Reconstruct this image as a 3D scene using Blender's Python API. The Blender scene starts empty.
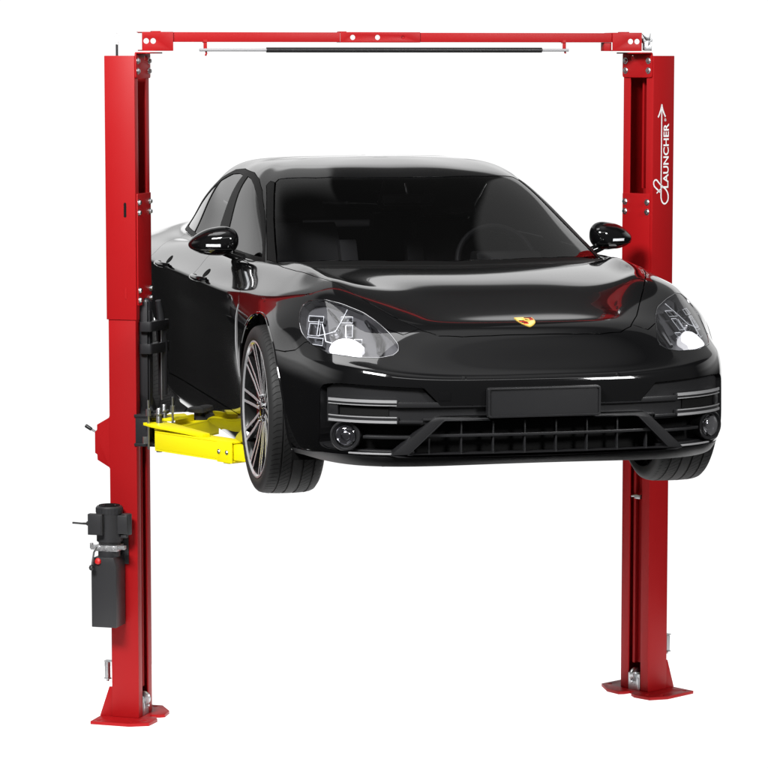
import bpy, bmesh, math, random
import numpy as np
from math import radians, sin, cos, pi, tan, atan2, sqrt
from mathutils import Vector, Matrix
from mathutils.bvhtree import BVHTree
from mathutils.geometry import tessellate_polygon
random.seed(4)
SC = bpy.context.scene
COL = SC.collection
# ------------------------------------------------------------------ camera
cam = bpy.data.objects.new('camera', bpy.data.cameras.new('camera')); COL.objects.link(cam)
cam.data.sensor_width = 36; cam.data.lens = 36*3050/768; cam.data.clip_start = .1; cam.data.clip_end = 400
YAW, PITCH = radians(13.3), radians(6.1)
cam.location = (-3.3113, -12.2385, 2.9846)
cam.rotation_euler = (pi/2-PITCH, 0, -YAW)
SC.camera = cam
SC.view_settings.view_transform = 'Standard'; SC.view_settings.look = 'None'
SC.view_settings.exposure = 0; SC.view_settings.gamma = 1
# ------------------------------------------------------------------ studio world: white backdrop side, dark room elsewhere
W = bpy.data.worlds.new('World'); SC.world = W; W.use_nodes = True
wt = W.node_tree; wt.nodes.clear()
def wn(t, **k):
    n = wt.nodes.new(t)
    for a, v in k.items(): setattr(n, a, v)
    return n
def wmath(op, a, b=None, c=None):
    n = wn('ShaderNodeMath', operation=op)
    for i, v in enumerate((a, b, c)):
        if v is None: continue
        if isinstance(v, (int, float)): n.inputs[i].default_value = v
        else: wt.links.new(v, n.inputs[i])
    return n.outputs[0]
def wstep(v, a, b):
    n = wn('ShaderNodeMapRange', interpolation_type='SMOOTHSTEP')
    wt.links.new(v, n.inputs[0]); n.inputs[1].default_value = a; n.inputs[2].default_value = b
    return n.outputs[0]
tc = wn('ShaderNodeTexCoord'); sx = wn('ShaderNodeSeparateXYZ'); wt.links.new(tc.outputs['Generated'], sx.inputs[0])
X, Y, Z = sx.outputs
az = wmath('ARCTAN2', X, Y)                       # 0 = +Y, positive to +X
el = wmath('ARCSINE', Z)
white = wmath('MULTIPLY', wstep(az, radians(-6), radians(-1.5)), wmath('SUBTRACT', 1.0, wstep(az, radians(36), radians(46))))
white = wmath('MULTIPLY', white, wstep(el, radians(-34), radians(-24)))
white = wmath('MULTIPLY', white, wmath('SUBTRACT', 1.0, wstep(el, radians(2.8), radians(5))))
ramp = wn('ShaderNodeValToRGB'); cr = ramp.color_ramp; cr.interpolation = 'EASE'
ef = wmath('MULTIPLY_ADD', el, 1/pi, .5)
wt.links.new(ef, ramp.inputs[0])
def estop(deg, v):
    e = cr.elements.new(deg/180+.5); e.color = (v, v, v, 1)
cr.elements[0].color = (.012,)*3+(1,); cr.elements[1].color = (.62,)*3+(1,)
for d, v in ((-4,.012),(3,.40),(8,.82),(18,.82),(21.5,.60),(23.2,.05),(40,.025),(62,.06),(76,.5)): estop(d, v)
back = wmath('MULTIPLY', ramp.outputs[0], wmath('MAXIMUM', wstep(Y, -.25, .35), wstep(el, radians(58), radians(76))))
def box(a0, a1, e0, e1, v, k=.8):
    h = wmath('MULTIPLY', wstep(az, radians(a0), radians(a0+k)), wmath('SUBTRACT', 1.0, wstep(az, radians(a1-k), radians(a1))))
    h = wmath('MULTIPLY', h, wmath('MULTIPLY', wstep(el, radians(e0), radians(e0+2)), wmath('SUBTRACT', 1.0, wstep(el, radians(e1-8), radians(e1)))))
    return wmath('MULTIPLY', h, v)
panels = wmath('ADD', box(-45, 12, 19, 44, .22), box(22, 62, 19, 60, .17))       # grey patches added to the world for hood and windscreen reflections
front = wmath('MULTIPLY', wstep(Y, .1, -.4), wmath('MULTIPLY_ADD', wstep(el, radians(44), radians(84)), .42, .09))
back = wmath('MAXIMUM', back, front)
lum = wmath('MAXIMUM', wmath('MAXIMUM', white, wmath('ADD', back, panels)), .012)
lum = wmath('MULTIPLY', lum, 1.06)
bg = wn('ShaderNodeBackground'); wt.links.new(lum, bg.inputs[0]); bg.inputs[1].default_value = 1
wo = wn('ShaderNodeOutputWorld'); wt.links.new(bg.outputs[0], wo.inputs[0])
# ------------------------------------------------------------------ studio lamps
def area(name, loc, target, sx, sy, power, col=(1,1,1)):
    l = bpy.data.lights.new(name, 'AREA'); l.shape = 'RECTANGLE'; l.size = sx; l.size_y = sy; l.energy = power; l.color = col
    o = bpy.data.objects.new(name, l); COL.objects.link(o); o.location = loc
    o.rotation_euler = (Vector(target)-Vector(loc)).to_track_quat('-Z', 'Y').to_euler()
    return o
area('key_softbox', (-4.4,-4.4,6.3), (-.6,1,2.4), 2.6, 1.6, 930)
area('strip_softbox', (.2,-6.2,6.4), (.0,-.8,1.8), 7.0, .55, 46)
area('side_softbox', (-2.15,1.0,6.4), (-.8,-.6,1.8), 2.2, 2.4, 62)
area('fill_softbox', (4.2,-8.0,5.6), (.8,1,2.2), 1.6, 1.6, 560)
area('added_floor_lamp', (-.05,1.35,-.06), (-.05,1.35,0), 4.7, 2.5, 70)     # lamp added under the floor to keep it white and free of shadows
# ------------------------------------------------------------------ materials
def mat(name, col, rough=.5, metal=0, spec=.5, coat=0, coat_rough=.03, bump=0, bscale=200, emit=0, noise=0, nscale=8):
    m = bpy.data.materials.new(name); m.use_nodes = True
    nt = m.node_tree; p = nt.nodes['Principled BSDF']
    p.inputs['Base Color'].default_value = (*col, 1); p.inputs['Roughness'].default_value = rough
    p.inputs['Metallic'].default_value = metal; p.inputs['Specular IOR Level'].default_value = spec
    p.inputs['Coat Weight'].default_value = coat; p.inputs['Coat Roughness'].default_value = coat_rough
    if emit: p.inputs['Emission Color'].default_value = (*col, 1); p.inputs['Emission Strength'].default_value = emit
    tc = nt.nodes.new('ShaderNodeTexCoord')
    if bump:
        t = nt.nodes.new('ShaderNodeTexNoise'); t.inputs['Scale'].default_value = bscale; t.inputs['Detail'].default_value = 3
        b = nt.nodes.new('ShaderNodeBump'); b.inputs['Strength'].default_value = bump; b.inputs['Distance'].default_value = .002
        nt.links.new(tc.outputs['Object'], t.inputs['Vector']); nt.links.new(t.outputs['Fac'], b.inputs['Height'])
        nt.links.new(b.outputs[0], p.inputs['Normal'])
    if noise:
        t = nt.nodes.new('ShaderNodeTexNoise'); t.inputs['Scale'].default_value = nscale; t.inputs['Detail'].default_value = 6
        r = nt.nodes.new('ShaderNodeMapRange'); r.inputs[3].default_value = max(.02, rough-noise); r.inputs[4].default_value = rough+noise
        nt.links.new(tc.outputs['Object'], t.inputs['Vector']); nt.links.new(t.outputs['Fac'], r.inputs[0]); nt.links.new(r.outputs[0], p.inputs['Roughness'])
    return m
def glass(name, tint, gloss_rough=.0, ior=1.45):
    m = bpy.data.materials.new(name); m.use_nodes = True; nt = m.node_tree; nt.nodes.clear()
    o = nt.nodes.new('ShaderNodeOutputMaterial'); mx = nt.nodes.new('ShaderNodeMixShader'); f = nt.nodes.new('ShaderNodeFresnel')
    f.inputs[0].default_value = ior
    t = nt.nodes.new('ShaderNodeBsdfTransparent'); t.inputs[0].default_value = (*tint, 1)
    g = nt.nodes.new('ShaderNodeBsdfGlossy'); g.inputs['Roughness'].default_value = gloss_rough; g.inputs['Color'].default_value = (1,1,1,1)
    nt.links.new(f.outputs[0], mx.inputs[0]); nt.links.new(t.outputs[0], mx.inputs[1]); nt.links.new(g.outputs[0], mx.inputs[2])
    nt.links.new(mx.outputs[0], o.inputs[0])
    return m
M = dict(
 red=mat('red_powder_coat', (.36,.006,.008), .42, spec=.22, bump=.12, bscale=900, noise=.06, nscale=5),
 yellow=mat('yellow_powder_coat', (.92,.80,.004), .45, spec=.3, bump=.1, bscale=900),
 paint=mat('black_car_paint', (.0035,.0035,.0038), .10, spec=.12, coat=1, coat_rough=.012),
 satin=mat('satin_black_plastic', (.014,.014,.015), .36, spec=.45, bump=.15, bscale=900),
 matte=mat('matte_black', (.006,.006,.006), .8, spec=.15),
 gloss=mat('gloss_black_trim', (.004,.004,.004), .08, spec=.5),
 rubber=mat('tyre_rubber', (.016,.016,.016), .6, spec=.35, bump=.3, bscale=500),
 chrome=mat('polished_chrome', (.75,.75,.76), .08, metal=1),
 steel=mat('zinc_steel', (.55,.56,.57), .33, metal=1, bump=.1, bscale=300, noise=.1, nscale=30),
 alu=mat('cast_aluminium', (.62,.62,.63), .38, metal=.8, bump=.2, bscale=400),
 unit=mat('charcoal_enamel', (.030,.030,.032), .42, spec=.45, bump=.1, bscale=700),
 carr=mat('black_enamel', (.018,.018,.020), .38, spec=.5, bump=.1, bscale=500),
 grey=mat('grey_rod', (.34,.34,.35), .35), white=mat('white_plastic', (.8,.8,.8), .4), lamp_glare=mat('lens_reflection_white', (.9,.9,.92), .4, emit=.75),
 led=mat('led_light_guide', (.80,.82,.85), .25, emit=.12),
 reflector=mat('reflector', (.55,.56,.58), .18, metal=1),
 bucket=mat('lamp_housing', (.10,.10,.105), .3, spec=.5),
 dull_black=mat('trim_dark_reflection', (.004,.004,.004), .5, spec=.12),
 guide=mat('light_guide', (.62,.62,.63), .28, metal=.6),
 smoke=mat('smoked_chrome', (.35,.35,.36), .14, metal=1),
 caliper=mat('caliper_red', (.55,.012,.01), .3, coat=.6),
 disc=mat('brake_disc_iron', (.28,.28,.28), .35, metal=1),
 rimface=mat('machined_rim', (.62,.62,.63), .2, metal=.5, spec=.8),
 rimblack=mat('black_rim', (.008,.008,.008), .2, spec=.5, coat=.5),
 gold=mat('gold_emblem', (.90,.62,.12), .35, metal=.25),
 cream=mat('pale_gold', (.80,.62,.24), .4, metal=.1),
 emred=mat('emblem_red', (.6,.03,.02), .35),
 seat=mat('dark_leather', (.05,.05,.052), .45, spec=.4, bump=.2, bscale=300),
 knobred=mat('red_knob', (.6,.01,.01), .3),
 letter=mat('white_lettering', (.95,.95,.95), .5),
 wind=glass('windscreen_glass', (.60,.60,.61)),
 side=glass('tinted_side_glass', (.16,.16,.165), ior=1.4),
 rear=glass('rear_glass', (.78,.78,.79)),
 lens=glass('clear_lens', (.93,.93,.95), ior=1.4),
)
# floor: translucent sheet, an added lamp below keeps it white without shadows
fm = bpy.data.materials.new('backlit_white'); fm.use_nodes = True; nt = fm.node_tree; nt.nodes.clear()
o_ = nt.nodes.new('ShaderNodeOutputMaterial'); a_ = nt.nodes.new('ShaderNodeAddShader')
t_ = nt.nodes.new('ShaderNodeBsdfTranslucent'); t_.inputs[0].default_value = (.62,.62,.62,1)
d_ = nt.nodes.new('ShaderNodeBsdfDiffuse'); d_.inputs[0].default_value = (.30,.30,.30,1)
nt.links.new(t_.outputs[0], a_.inputs[0]); nt.links.new(d_.outputs[0], a_.inputs[1]); nt.links.new(a_.outputs[0], o_.inputs[0])
M['floor'] = fm
# ------------------------------------------------------------------ car body surface
# feature lines of one half of the body, front centre -> corner -> side -> rear centre (x, y, z), z from tyre contact
RINGS = [
 [(0,-0.9,0.215),(0.28,-0.895,0.213),(0.52,-0.868,0.21),(0.69,-0.79,0.21),(0.79,-0.67,0.215),(0.845,-0.5,0.22),(0.87,-0.2,0.2),(0.884,0.2,0.1675),(0.893,0.6,0.135),(0.888,1.1,0.13),(0.888,1.7,0.13),(0.888,2.3,0.135),(0.8868,2.75,0.163),(0.87,3.2,0.22),(0.83,3.65,0.26),(0.7,3.95,0.28),(0.4,4.05,0.29),(0,4.08,0.29)],
 [(0,-0.945,0.25),(0.28,-0.938,0.25),(0.53,-0.908,0.25),(0.71,-0.825,0.252),(0.812,-0.69,0.26),(0.867,-0.5,0.265),(0.895,-0.2,0.25),(0.901,0.2,0.2175),(0.906,0.6,0.18),(0.905,1.1,0.175),(0.905,1.7,0.175),(0.91,2.3,0.18),(0.926,2.75,0.213),(0.92,3.2,0.27),(0.87,3.65,0.31),(0.74,3.97,0.33),(0.42,4.08,0.34),(0,4.11,0.34)],
 [(0,-0.965,0.42),(0.28,-0.957,0.42),(0.535,-0.92,0.42),(0.715,-0.835,0.42),(0.824,-0.7,0.43),(0.884,-0.5,0.43),(0.938,-0.2,0.42),(0.938,0.2,0.42),(0.92,0.6,0.41),(0.918,1.1,0.4),(0.918,1.7,0.4),(0.925,2.3,0.41),(0.957,2.75,0.43),(0.962,3.2,0.44),(0.92,3.65,0.46),(0.78,3.98,0.48),(0.45,4.1,0.49),(0,4.13,0.49)],
 [(0,-0.959,0.561),(0.28,-0.95,0.561),(0.53,-0.91,0.571),(0.7,-0.8268,0.5904),(0.8125,-0.6864,0.6042),(0.879,-0.4806,0.6018),(0.949,-0.2,0.58),(0.9515,0.2,0.58),(0.936,0.6,0.58),(0.935,1.1,0.58),(0.935,1.7,0.58),(0.943,2.3,0.58),(0.975,2.75,0.6),(0.98,3.2,0.6),(0.935,3.65,0.62),(0.79,3.98,0.64),(0.46,4.12,0.66),(0,4.15,0.66)],
 [(0,-0.926,0.578),(0.28,-0.916,0.58),(0.525,-0.872,0.594),(0.69,-0.7892,0.615),(0.7966,-0.6516,0.632),(0.8666,-0.4564,0.64),(0.941,-0.2,0.635),(0.9468,0.2,0.63),(0.9388,0.6,0.63),(0.941,1.1,0.63),(0.941,1.7,0.63),(0.949,2.3,0.635),(0.979,2.75,0.655),(0.985,3.2,0.665),(0.938,3.65,0.68),(0.79,3.98,0.7),(0.455,4.105,0.715),(0,4.13,0.72)],
 [(0,-0.838,0.695),(0.28,-0.822,0.695),(0.495,-0.77,0.69),(0.65,-0.68,0.69),(0.756,-0.57,0.704),(0.84,-0.4,0.718),(0.922,-0.2,0.708),(0.94,0.2,0.698),(0.943,0.6,0.694),(0.95,1.1,0.69),(0.951,1.7,0.69),(0.957,2.3,0.7),(0.982,2.75,0.72),(0.985,3.2,0.73),(0.935,3.65,0.74),(0.78,3.97,0.75),(0.45,4.08,0.765),(0,4.1,0.77)],
 [(0,-0.7064,0.7589),(0.2811,-0.6897,0.7582),(0.4801,-0.6388,0.7582),(0.6199,-0.5517,0.7674),(0.7216,-0.4609,0.7914),(0.7989,-0.2998,0.8075),(0.8858,-0.0776,0.786),(0.9186,0.2504,0.776),(0.938,0.6,0.7649),(0.9536,1.1,0.762),(0.9589,1.7,0.7656),(0.9628,2.3,0.7688),(0.977,2.75,0.7834),(0.967,3.2,0.7984),(0.9026,3.6284,0.8156),(0.7389,3.9218,0.8309),(0.4313,4.0394,0.845),(0,4.066,0.8497)],
 [(0,-0.6,0.775),(0.28,-0.585,0.776),(0.475,-0.54,0.786),(0.605,-0.46,0.809),(0.7025,-0.38,0.8375),(0.779,-0.26,0.84),(0.869,-0.03,0.815),(0.9075,0.27,0.805),(0.936,0.6,0.7925),(0.955,1.1,0.79),(0.962,1.7,0.795),(0.965,2.3,0.7955),(0.975,2.75,0.808),(0.96,3.2,0.825),(0.89,3.62,0.845),(0.72,3.9,0.861),(0.42,4.02,0.874),(0,4.05,0.879)],
 [(0,-0.438,0.8056),(0.2722,-0.426,0.8074),(0.458,-0.386,0.8218),(0.5802,-0.3189,0.8483),(0.6687,-0.2496,0.8755),(0.7596,-0.191,0.8609),(0.8425,0.0225,0.8385),(0.8854,0.3075,0.828),(0.9135,0.625,0.8128),(0.9382,1.1,0.8088),(0.9465,1.7,0.8142),(0.95,2.3,0.8145),(0.9562,2.75,0.822),(0.935,3.2,0.8362),(0.8625,3.6025,0.855),(0.6954,3.873,0.8795),(0.4062,3.9963,0.8985),(0,4.0281,0.9036)],
 [(0,-0.25,0.847),(0.26,-0.24,0.848),(0.435,-0.2,0.856),(0.555,-0.14,0.873),(0.632,-0.08,0.891),(0.692,0.02,0.912),(0.755,0.18,0.901),(0.811,0.42,0.889),(0.858,0.7,0.8735),(0.888,1.1,0.865),(0.9,1.7,0.872),(0.905,2.3,0.8715),(0.9,2.75,0.864),(0.86,3.2,0.87),(0.78,3.55,0.885),(0.62,3.79,0.918),(0.36,3.91,0.942),(0,3.94,0.947)],
 [(0,0.2358,0.8988),(0.257,0.2579,0.9014),(0.4473,0.3106,0.9018),(0.5809,0.3878,0.9025),(0.6558,0.464,0.904),(0.7231,0.5522,0.9064),(0.7532,0.6517,0.9047),(0.7826,0.8068,0.9029),(0.8064,1.0153,0.9021),(0.8231,1.3275,0.9038),(0.8311,1.7718,0.9122),(0.8257,2.2992,0.9099),(0.8026,2.7153,0.9017),(0.7465,3.0894,0.9124),(0.6478,3.3528,0.9358),(0.4799,3.5444,0.9715),(0.2638,3.6326,0.9901),(0,3.6543,0.9952)],
 [(0,0.36,0.905),(0.26,0.385,0.908),(0.46,0.44,0.908),(0.6,0.52,0.906),(0.68,0.6,0.905),(0.735,0.67,0.905),(0.765,0.76,0.905),(0.785,0.9,0.905),(0.8,1.1,0.907),(0.812,1.4,0.912),(0.818,1.8,0.92),(0.81,2.3,0.918),(0.785,2.7,0.913),(0.73,3.05,0.925),(0.63,3.3,0.95),(0.46,3.48,0.986),(0.25,3.56,1.004),(0,3.58,1.009)],
 [(0,0.3798,0.9125),(0.26,0.4046,0.9154),(0.4596,0.4594,0.9153),(0.5989,0.5391,0.9133),(0.678,0.6184,0.9122),(0.7323,0.6887,0.9123),(0.7621,0.7789,0.9125),(0.7832,0.9193,0.9102),(0.798,1.1189,0.9101),(0.8091,1.4158,0.9156),(0.8147,1.8069,0.9235),(0.8063,2.3003,0.9216),(0.781,2.6961,0.9172),(0.7263,3.0409,0.9292),(0.6264,3.2879,0.9543),(0.4561,3.4646,0.9903),(0.2474,3.5427,1.0082),(0,3.5623,1.0132)],
 [(0,0.4216,0.9284),(0.26,0.4459,0.931),(0.4586,0.5002,0.9307),(0.5965,0.5795,0.9287),(0.6737,0.6574,0.9275),(0.7266,0.7281,0.9277),(0.7559,0.8188,0.9284),(0.7787,0.9595,0.9224),(0.7929,1.1577,0.919),(0.8026,1.4474,0.9255),(0.8075,1.8218,0.9331),(0.7985,2.3013,0.9315),(0.7726,2.6876,0.9282),(0.7188,3.0219,0.9396),(0.6193,3.2629,0.9645),(0.4489,3.4317,1.0003),(0.2428,3.5059,1.0182),(0,3.5246,1.0231)],
 [(0,0.5096,0.9618),(0.26,0.5329,0.9638),(0.4566,0.5862,0.9631),(0.5915,0.6645,0.9611),(0.6647,0.7394,0.9597),(0.7146,0.8111,0.9601),(0.7429,0.9028,0.9618),(0.7665,1.0418,0.9534),(0.7793,1.2358,0.9476),(0.7871,1.5087,0.955),(0.7911,1.8556,0.9619),(0.7817,2.3051,0.961),(0.7552,2.6697,0.9587),(0.7037,2.9844,0.9671),(0.6067,3.2128,0.9901),(0.4374,3.3611,1.0252),(0.2361,3.4266,1.0436),(0,3.4432,1.0484)],
 [(0,0.8,1.072),(0.26,0.82,1.072),(0.45,0.87,1.07),(0.575,0.945,1.068),(0.635,1.01,1.066),(0.675,1.085,1.067),(0.7,1.18,1.072),(0.715,1.3,1.078),(0.725,1.48,1.083),(0.732,1.7,1.087),(0.735,2,1.0904),(0.728,2.35,1.0884),(0.705,2.65,1.076),(0.665,2.92,1.063),(0.585,3.1,1.0706),(0.43,3.15,1.1074),(0.235,3.17,1.133),(0,3.175,1.14)],
 [(0,1.25,1.228),(0.26,1.27,1.228),(0.44,1.31,1.225),(0.54,1.37,1.222),(0.577,1.42,1.222),(0.6,1.5,1.225),(0.615,1.58,1.23),(0.628,1.7,1.236),(0.636,1.85,1.24),(0.637,2,1.24),(0.6376,2.2,1.2392),(0.6326,2.4,1.2292),(0.617,2.6,1.199),(0.592,2.77,1.169),(0.5284,2.85,1.1618),(0.4036,2.81,1.1972),(0.22,2.77,1.222),(0,2.76,1.232)],
 [(0,1.4,1.268),(0.24,1.41,1.268),(0.4,1.45,1.265),(0.49,1.5,1.263),(0.525,1.55,1.264),(0.545,1.62,1.268),(0.56,1.7,1.275),(0.57,1.8,1.28),(0.576,1.9,1.283),(0.576,2,1.283),(0.578,2.15,1.2836),(0.576,2.3,1.2796),(0.56,2.42,1.267),(0.53,2.52,1.252),(0.464,2.58,1.2504),(0.346,2.6,1.2616),(0.19,2.6,1.267),(0,2.6,1.27)],
 [(0,1.6,1.303),(0.2,1.6,1.302),(0.33,1.63,1.299),(0.4,1.66,1.298),(0.43,1.7,1.3),(0.445,1.75,1.303),(0.455,1.8,1.305),(0.46,1.86,1.307),(0.463,1.92,1.308),(0.463,2,1.308),(0.466,2.08,1.3086),(0.466,2.16,1.3096),(0.45,2.24,1.308),(0.42,2.3,1.305),(0.354,2.34,1.3044),(0.266,2.36,1.3066),(0.14,2.36,1.307),(0,2.36,1.308)],
 [(0,1.78,1.32),(0,1.785,1.32),(0,1.8,1.321),(0,1.82,1.322),(0,1.84,1.322),(0,1.86,1.323),(0,1.88,1.323),(0,1.9,1.323),(0,1.92,1.323),(0,1.95,1.323),(0,1.98,1.323),(0,2,1.323),(0,2.03,1.322),(0,2.05,1.322),(0,2.08,1.321),(0,2.1,1.32),(0,2.13,1.32),(0,2.14,1.319)],
]
def spline(P, t, tq, periodic=False):
    """C2 cubic interpolation of rows P (n,...) at knots t, evaluated at tq (periodic: P[0] repeats at the end)"""
    P = np.asarray(P, float); n = len(t); h = np.diff(t)
    A = np.zeros((n, n)); B = np.zeros((n,) + P.shape[1:])
    for k in range(1, n-1):
        A[k,k-1] = h[k-1]; A[k,k] = 2*(h[k-1]+h[k]); A[k,k+1] = h[k]
        B[k] = 6*((P[k+1]-P[k])/h[k] - (P[k]-P[k-1])/h[k-1])
    if periodic:
        A[0,0] = 2*(h[0]+h[-1]); A[0,1] = h[0]; A[0,n-2] = h[-1]
        B[0] = 6*((P[1]-P[0])/h[0] - (P[0]-P[n-2])/h[-1])
        A[n-1,0] = 1; A[n-1,n-1] = -1
    else:
        A[0,0] = A[n-1,n-1] = 1
    M = np.linalg.solve(A, B.reshape(n, -1)).reshape(B.shape)
    k = np.clip(np.searchsorted(t, tq, 'right')-1, 0, n-2)
    sh = (-1,) + (1,)*(P.ndim-1)
    a = (t[k+1]-tq).reshape(sh); b = (tq-t[k]).reshape(sh); hh = h[k].reshape(sh)
    return (M[k]*a**3 + M[k+1]*b**3)/(6*hh) + (P[k]/hh-M[k]*hh/6)*a + (P[k+1]/hh-M[k+1]*hh/6)*b
def body_grid(si=7, sj=8, smooth=7):
    G = np.array(RINGS)                                   # (rings, stations, 3)
    mir = G[:, ::-1][:, 1:] * [-1,1,1]
    full = np.concatenate([G, mir], 1)                    # closed ring: last == first
    n = full.shape[1]
    d = np.linalg.norm(np.diff(full, axis=1), axis=2)[2:9].mean(0)
    t = np.concatenate([[0], np.cumsum(d)])
    tq = np.concatenate([t[k] + (t[k+1]-t[k])*np.arange(sj)/sj for k in range(n-1)])
    ring = np.stack([spline(r, t, tq, True) for r in full])   # (rings, m, 3)
    ext = np.concatenate([ring, ring[-2:-4:-1]*[-1,1,1]], 0)
    # ring direction: mirrored over the roof centre line
    e = np.linalg.norm(np.diff(ext, axis=0), axis=2)
    w = np.median(e, axis=1); u = np.concatenate([[0], np.cumsum(w)])
    nr = len(RINGS)
    uq = np.concatenate([u[k] + (u[k+1]-u[k])*np.arange(si)/si for k in range(nr-1)] + [[u[nr-1]]])
    S = spline(ext, u, uq)                                # (rows, m, 3)
    for _ in range(smooth):
        T = S.copy()
        T[1:-1] = .5*S[1:-1] + .125*(S[:-2]+S[2:]) + .125*(np.roll(S,1,1)+np.roll(S,-1,1))[1:-1]
        T[0] = .5*S[0] + .25*(np.roll(S[0],1,0)+np.roll(S[0],-1,0))
        T[-1,:,0] = 0
        S = T
    return S
# ------------------------------------------------------------------ mesh helpers
class MB:
    """collects pieces into one mesh"""
    def __init__(s): s.bm = bmesh.new(); s.mats = []
    def _add(s, vs, fs, mx=None, mi=0):
        bv = [s.bm.verts.new((mx @ Vector(v)) if mx else v) for v in vs]
        for f in fs:
            try: bf = s.bm.faces.new([bv[i] for i in f]); bf.material_index = mi
            except ValueError: pass
        return s
    def box(s, c, d, mx=None, mi=0, rz=0):
        x, y, z = (k/2 for k in d); R = Matrix.Rotation(rz, 3, 'Z')
        vs = [Vector(c)+R@Vector((a*x, b*y, e*z)) for a in (-1,1) for b in (-1,1) for e in (-1,1)]
        return s._add(vs, [(0,1,3,2),(4,6,7,5),(0,4,5,1),(2,3,7,6),(0,2,6,4),(1,5,7,3)], mx, mi)
    def prism(s, poly, a, b, holes=(), mx=None, mi=0, fn=None):
        """poly in (p, q) extruded along r from a to b; fn maps (p, q, r) -> xyz"""
        fn = fn or (lambda p, q, r: (p, q, r))
        loops = [list(poly)] + [list(h) for h in holes]
        area2 = lambda L: sum(L[i-1][0]*L[i][1]-L[i][0]*L[i-1][1] for i in range(len(L)))
        loops = [L if (area2(L) > 0) == (k == 0) else L[::-1] for k, L in enumerate(loops)]
        tris = tessellate_polygon([[Vector((p, q, 0)) for p, q in L] for L in loops])
        flat = [p for L in loops for p in L]; n = len(flat)
        vs = [fn(p, q, a) for p, q in flat] + [fn(p, q, b) for p, q in flat]
        fs = [tuple(t) for t in tris] + [tuple(i+n for i in t[::-1]) for t in tris]
        k = 0
        for L in loops:
            m = len(L)
            fs += [(k+i, k+(i+1) % m, k+(i+1) % m+n, k+i+n) for i in range(m)]; k += m
        return s._add(vs, fs, mx, mi)
    def tube(s, pts, r, n=10, mx=None, mi=0, cap=True):
        pts = [Vector(p) for p in pts]; rs = r if isinstance(r, (list, tuple)) else [r]*len(pts)
        vs, fs = [], []; up = None
        for i, p in enumerate(pts):
            d = (pts[min(i+1, len(pts)-1)]-pts[max(i-1, 0)]).normalized()
            if up is None: up = d.orthogonal().normalized()
            up = (up-d*up.dot(d)).normalized(); w = d.cross(up)
            vs += [p+(up*cos(2*pi*k/n)+w*sin(2*pi*k/n))*rs[i] for k in range(n)]
        for i in range(len(pts)-1):
            fs += [(i*n+k, i*n+(k+1) % n, (i+1)*n+(k+1) % n, (i+1)*n+k) for k in range(n)]
        if cap: fs += [tuple(range(n))[::-1], tuple(range((len(pts)-1)*n, len(pts)*n))]
        return s._add(vs, fs, mx, mi)
    def lathe(s, prof, n=32, mx=None, mi=0, closed=False, cap=True):
        """prof (r, h) around local z"""
        vs = [(r*cos(2*pi*k/n), r*sin(2*pi*k/n), h) for r, h in prof for k in range(n)]
        m = len(prof); fs = []
        for i in range(m if closed else m-1):
            j = (i+1) % m
            fs += [(i*n+k, i*n+(k+1) % n, j*n+(k+1) % n, j*n+k) for k in range(n)]
        if not closed and cap:
            if prof[0][0] > 1e-6: fs.append(tuple(range(n))[::-1])
            if prof[-1][0] > 1e-6: fs.append(tuple(range((m-1)*n, m*n)))
        return s._add(vs, fs, mx, mi)
    def build(s, name, m, parent=None, bevel=0, smooth=35, loc=None, fix=True):
        bm = s.bm
        bmesh.ops.remove_doubles(bm, verts=bm.verts, dist=1e-6)
        if fix: bmesh.ops.recalc_face_normals(bm, faces=bm.faces)
        if bevel:
            es = [e for e in bm.edges if len(e.link_faces) == 2 and e.calc_face_angle(0) > radians(40)]
            bmesh.ops.bevel(bm, geom=es, offset=bevel, offset_type='OFFSET', segments=2, profile=.6, affect='EDGES', clamp_overlap=True)
        me = bpy.data.meshes.new(name); bm.to_mesh(me); bm.free()
        for mm in (m if isinstance(m, (list, tuple)) else [m]): me.materials.append(mm)
        me.polygons.foreach_set('use_smooth', [True]*len(me.polygons))
        me.set_sharp_from_angle(angle=radians(smooth))
        return link(name, me, parent, loc)
def link(name, me, parent=None, loc=None):
    o = bpy.data.objects.new(name, me); COL.objects.link(o)
    if parent: o.parent = parent
    if loc: o.location = loc
    return o
def thing(name, label, cat, loc=(0,0,0)):
    o = bpy.data.objects.new(name, None); COL.objects.link(o); o.location = loc; o.empty_display_size = .2
    o['label'] = label; o['category'] = cat
    return o
def rounded(pts, r, n=4):
    """round the corners of a polygon"""
    out = []; m = len(pts)
    for i in range(m):
        p = Vector((*pts[i], 0)); a = Vector((*pts[i-1], 0)); b = Vector((*pts[(i+1) % m], 0))
        da, db = a-p, b-p; k = min(r, da.length*.45, db.length*.45)
        A, B = p+da.normalized()*k, p+db.normalized()*k
        for j in range(n+1):
            t = j/n; q = A*(1-t)**2+p*2*t*(1-t)+B*t*t; out.append((q.x, q.y))
    return out
def circ(cx, cy, r, n=18): return [(cx+r*cos(2*pi*k/n), cy+r*sin(2*pi*k/n)) for k in range(n)]
def bolts(name, m, parent, spots, r=.0105, h=.011):
    """one hex bolt per spot (p, direction), each an object of its own on shared mesh data"""
    b = MB(); bolt_head(b, (0,0,0), (0,0,1), r, h); o = b.build(name, m, parent)
    for i, (p, d) in enumerate(spots):
        c = o if i == 0 else o.copy()
        if i: COL.objects.link(c); c.parent = parent
        c.matrix_local = Matrix.Translation(Vector(p)) @ Vector(d).to_track_quat('Z', 'Y').to_matrix().to_4x4()
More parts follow.
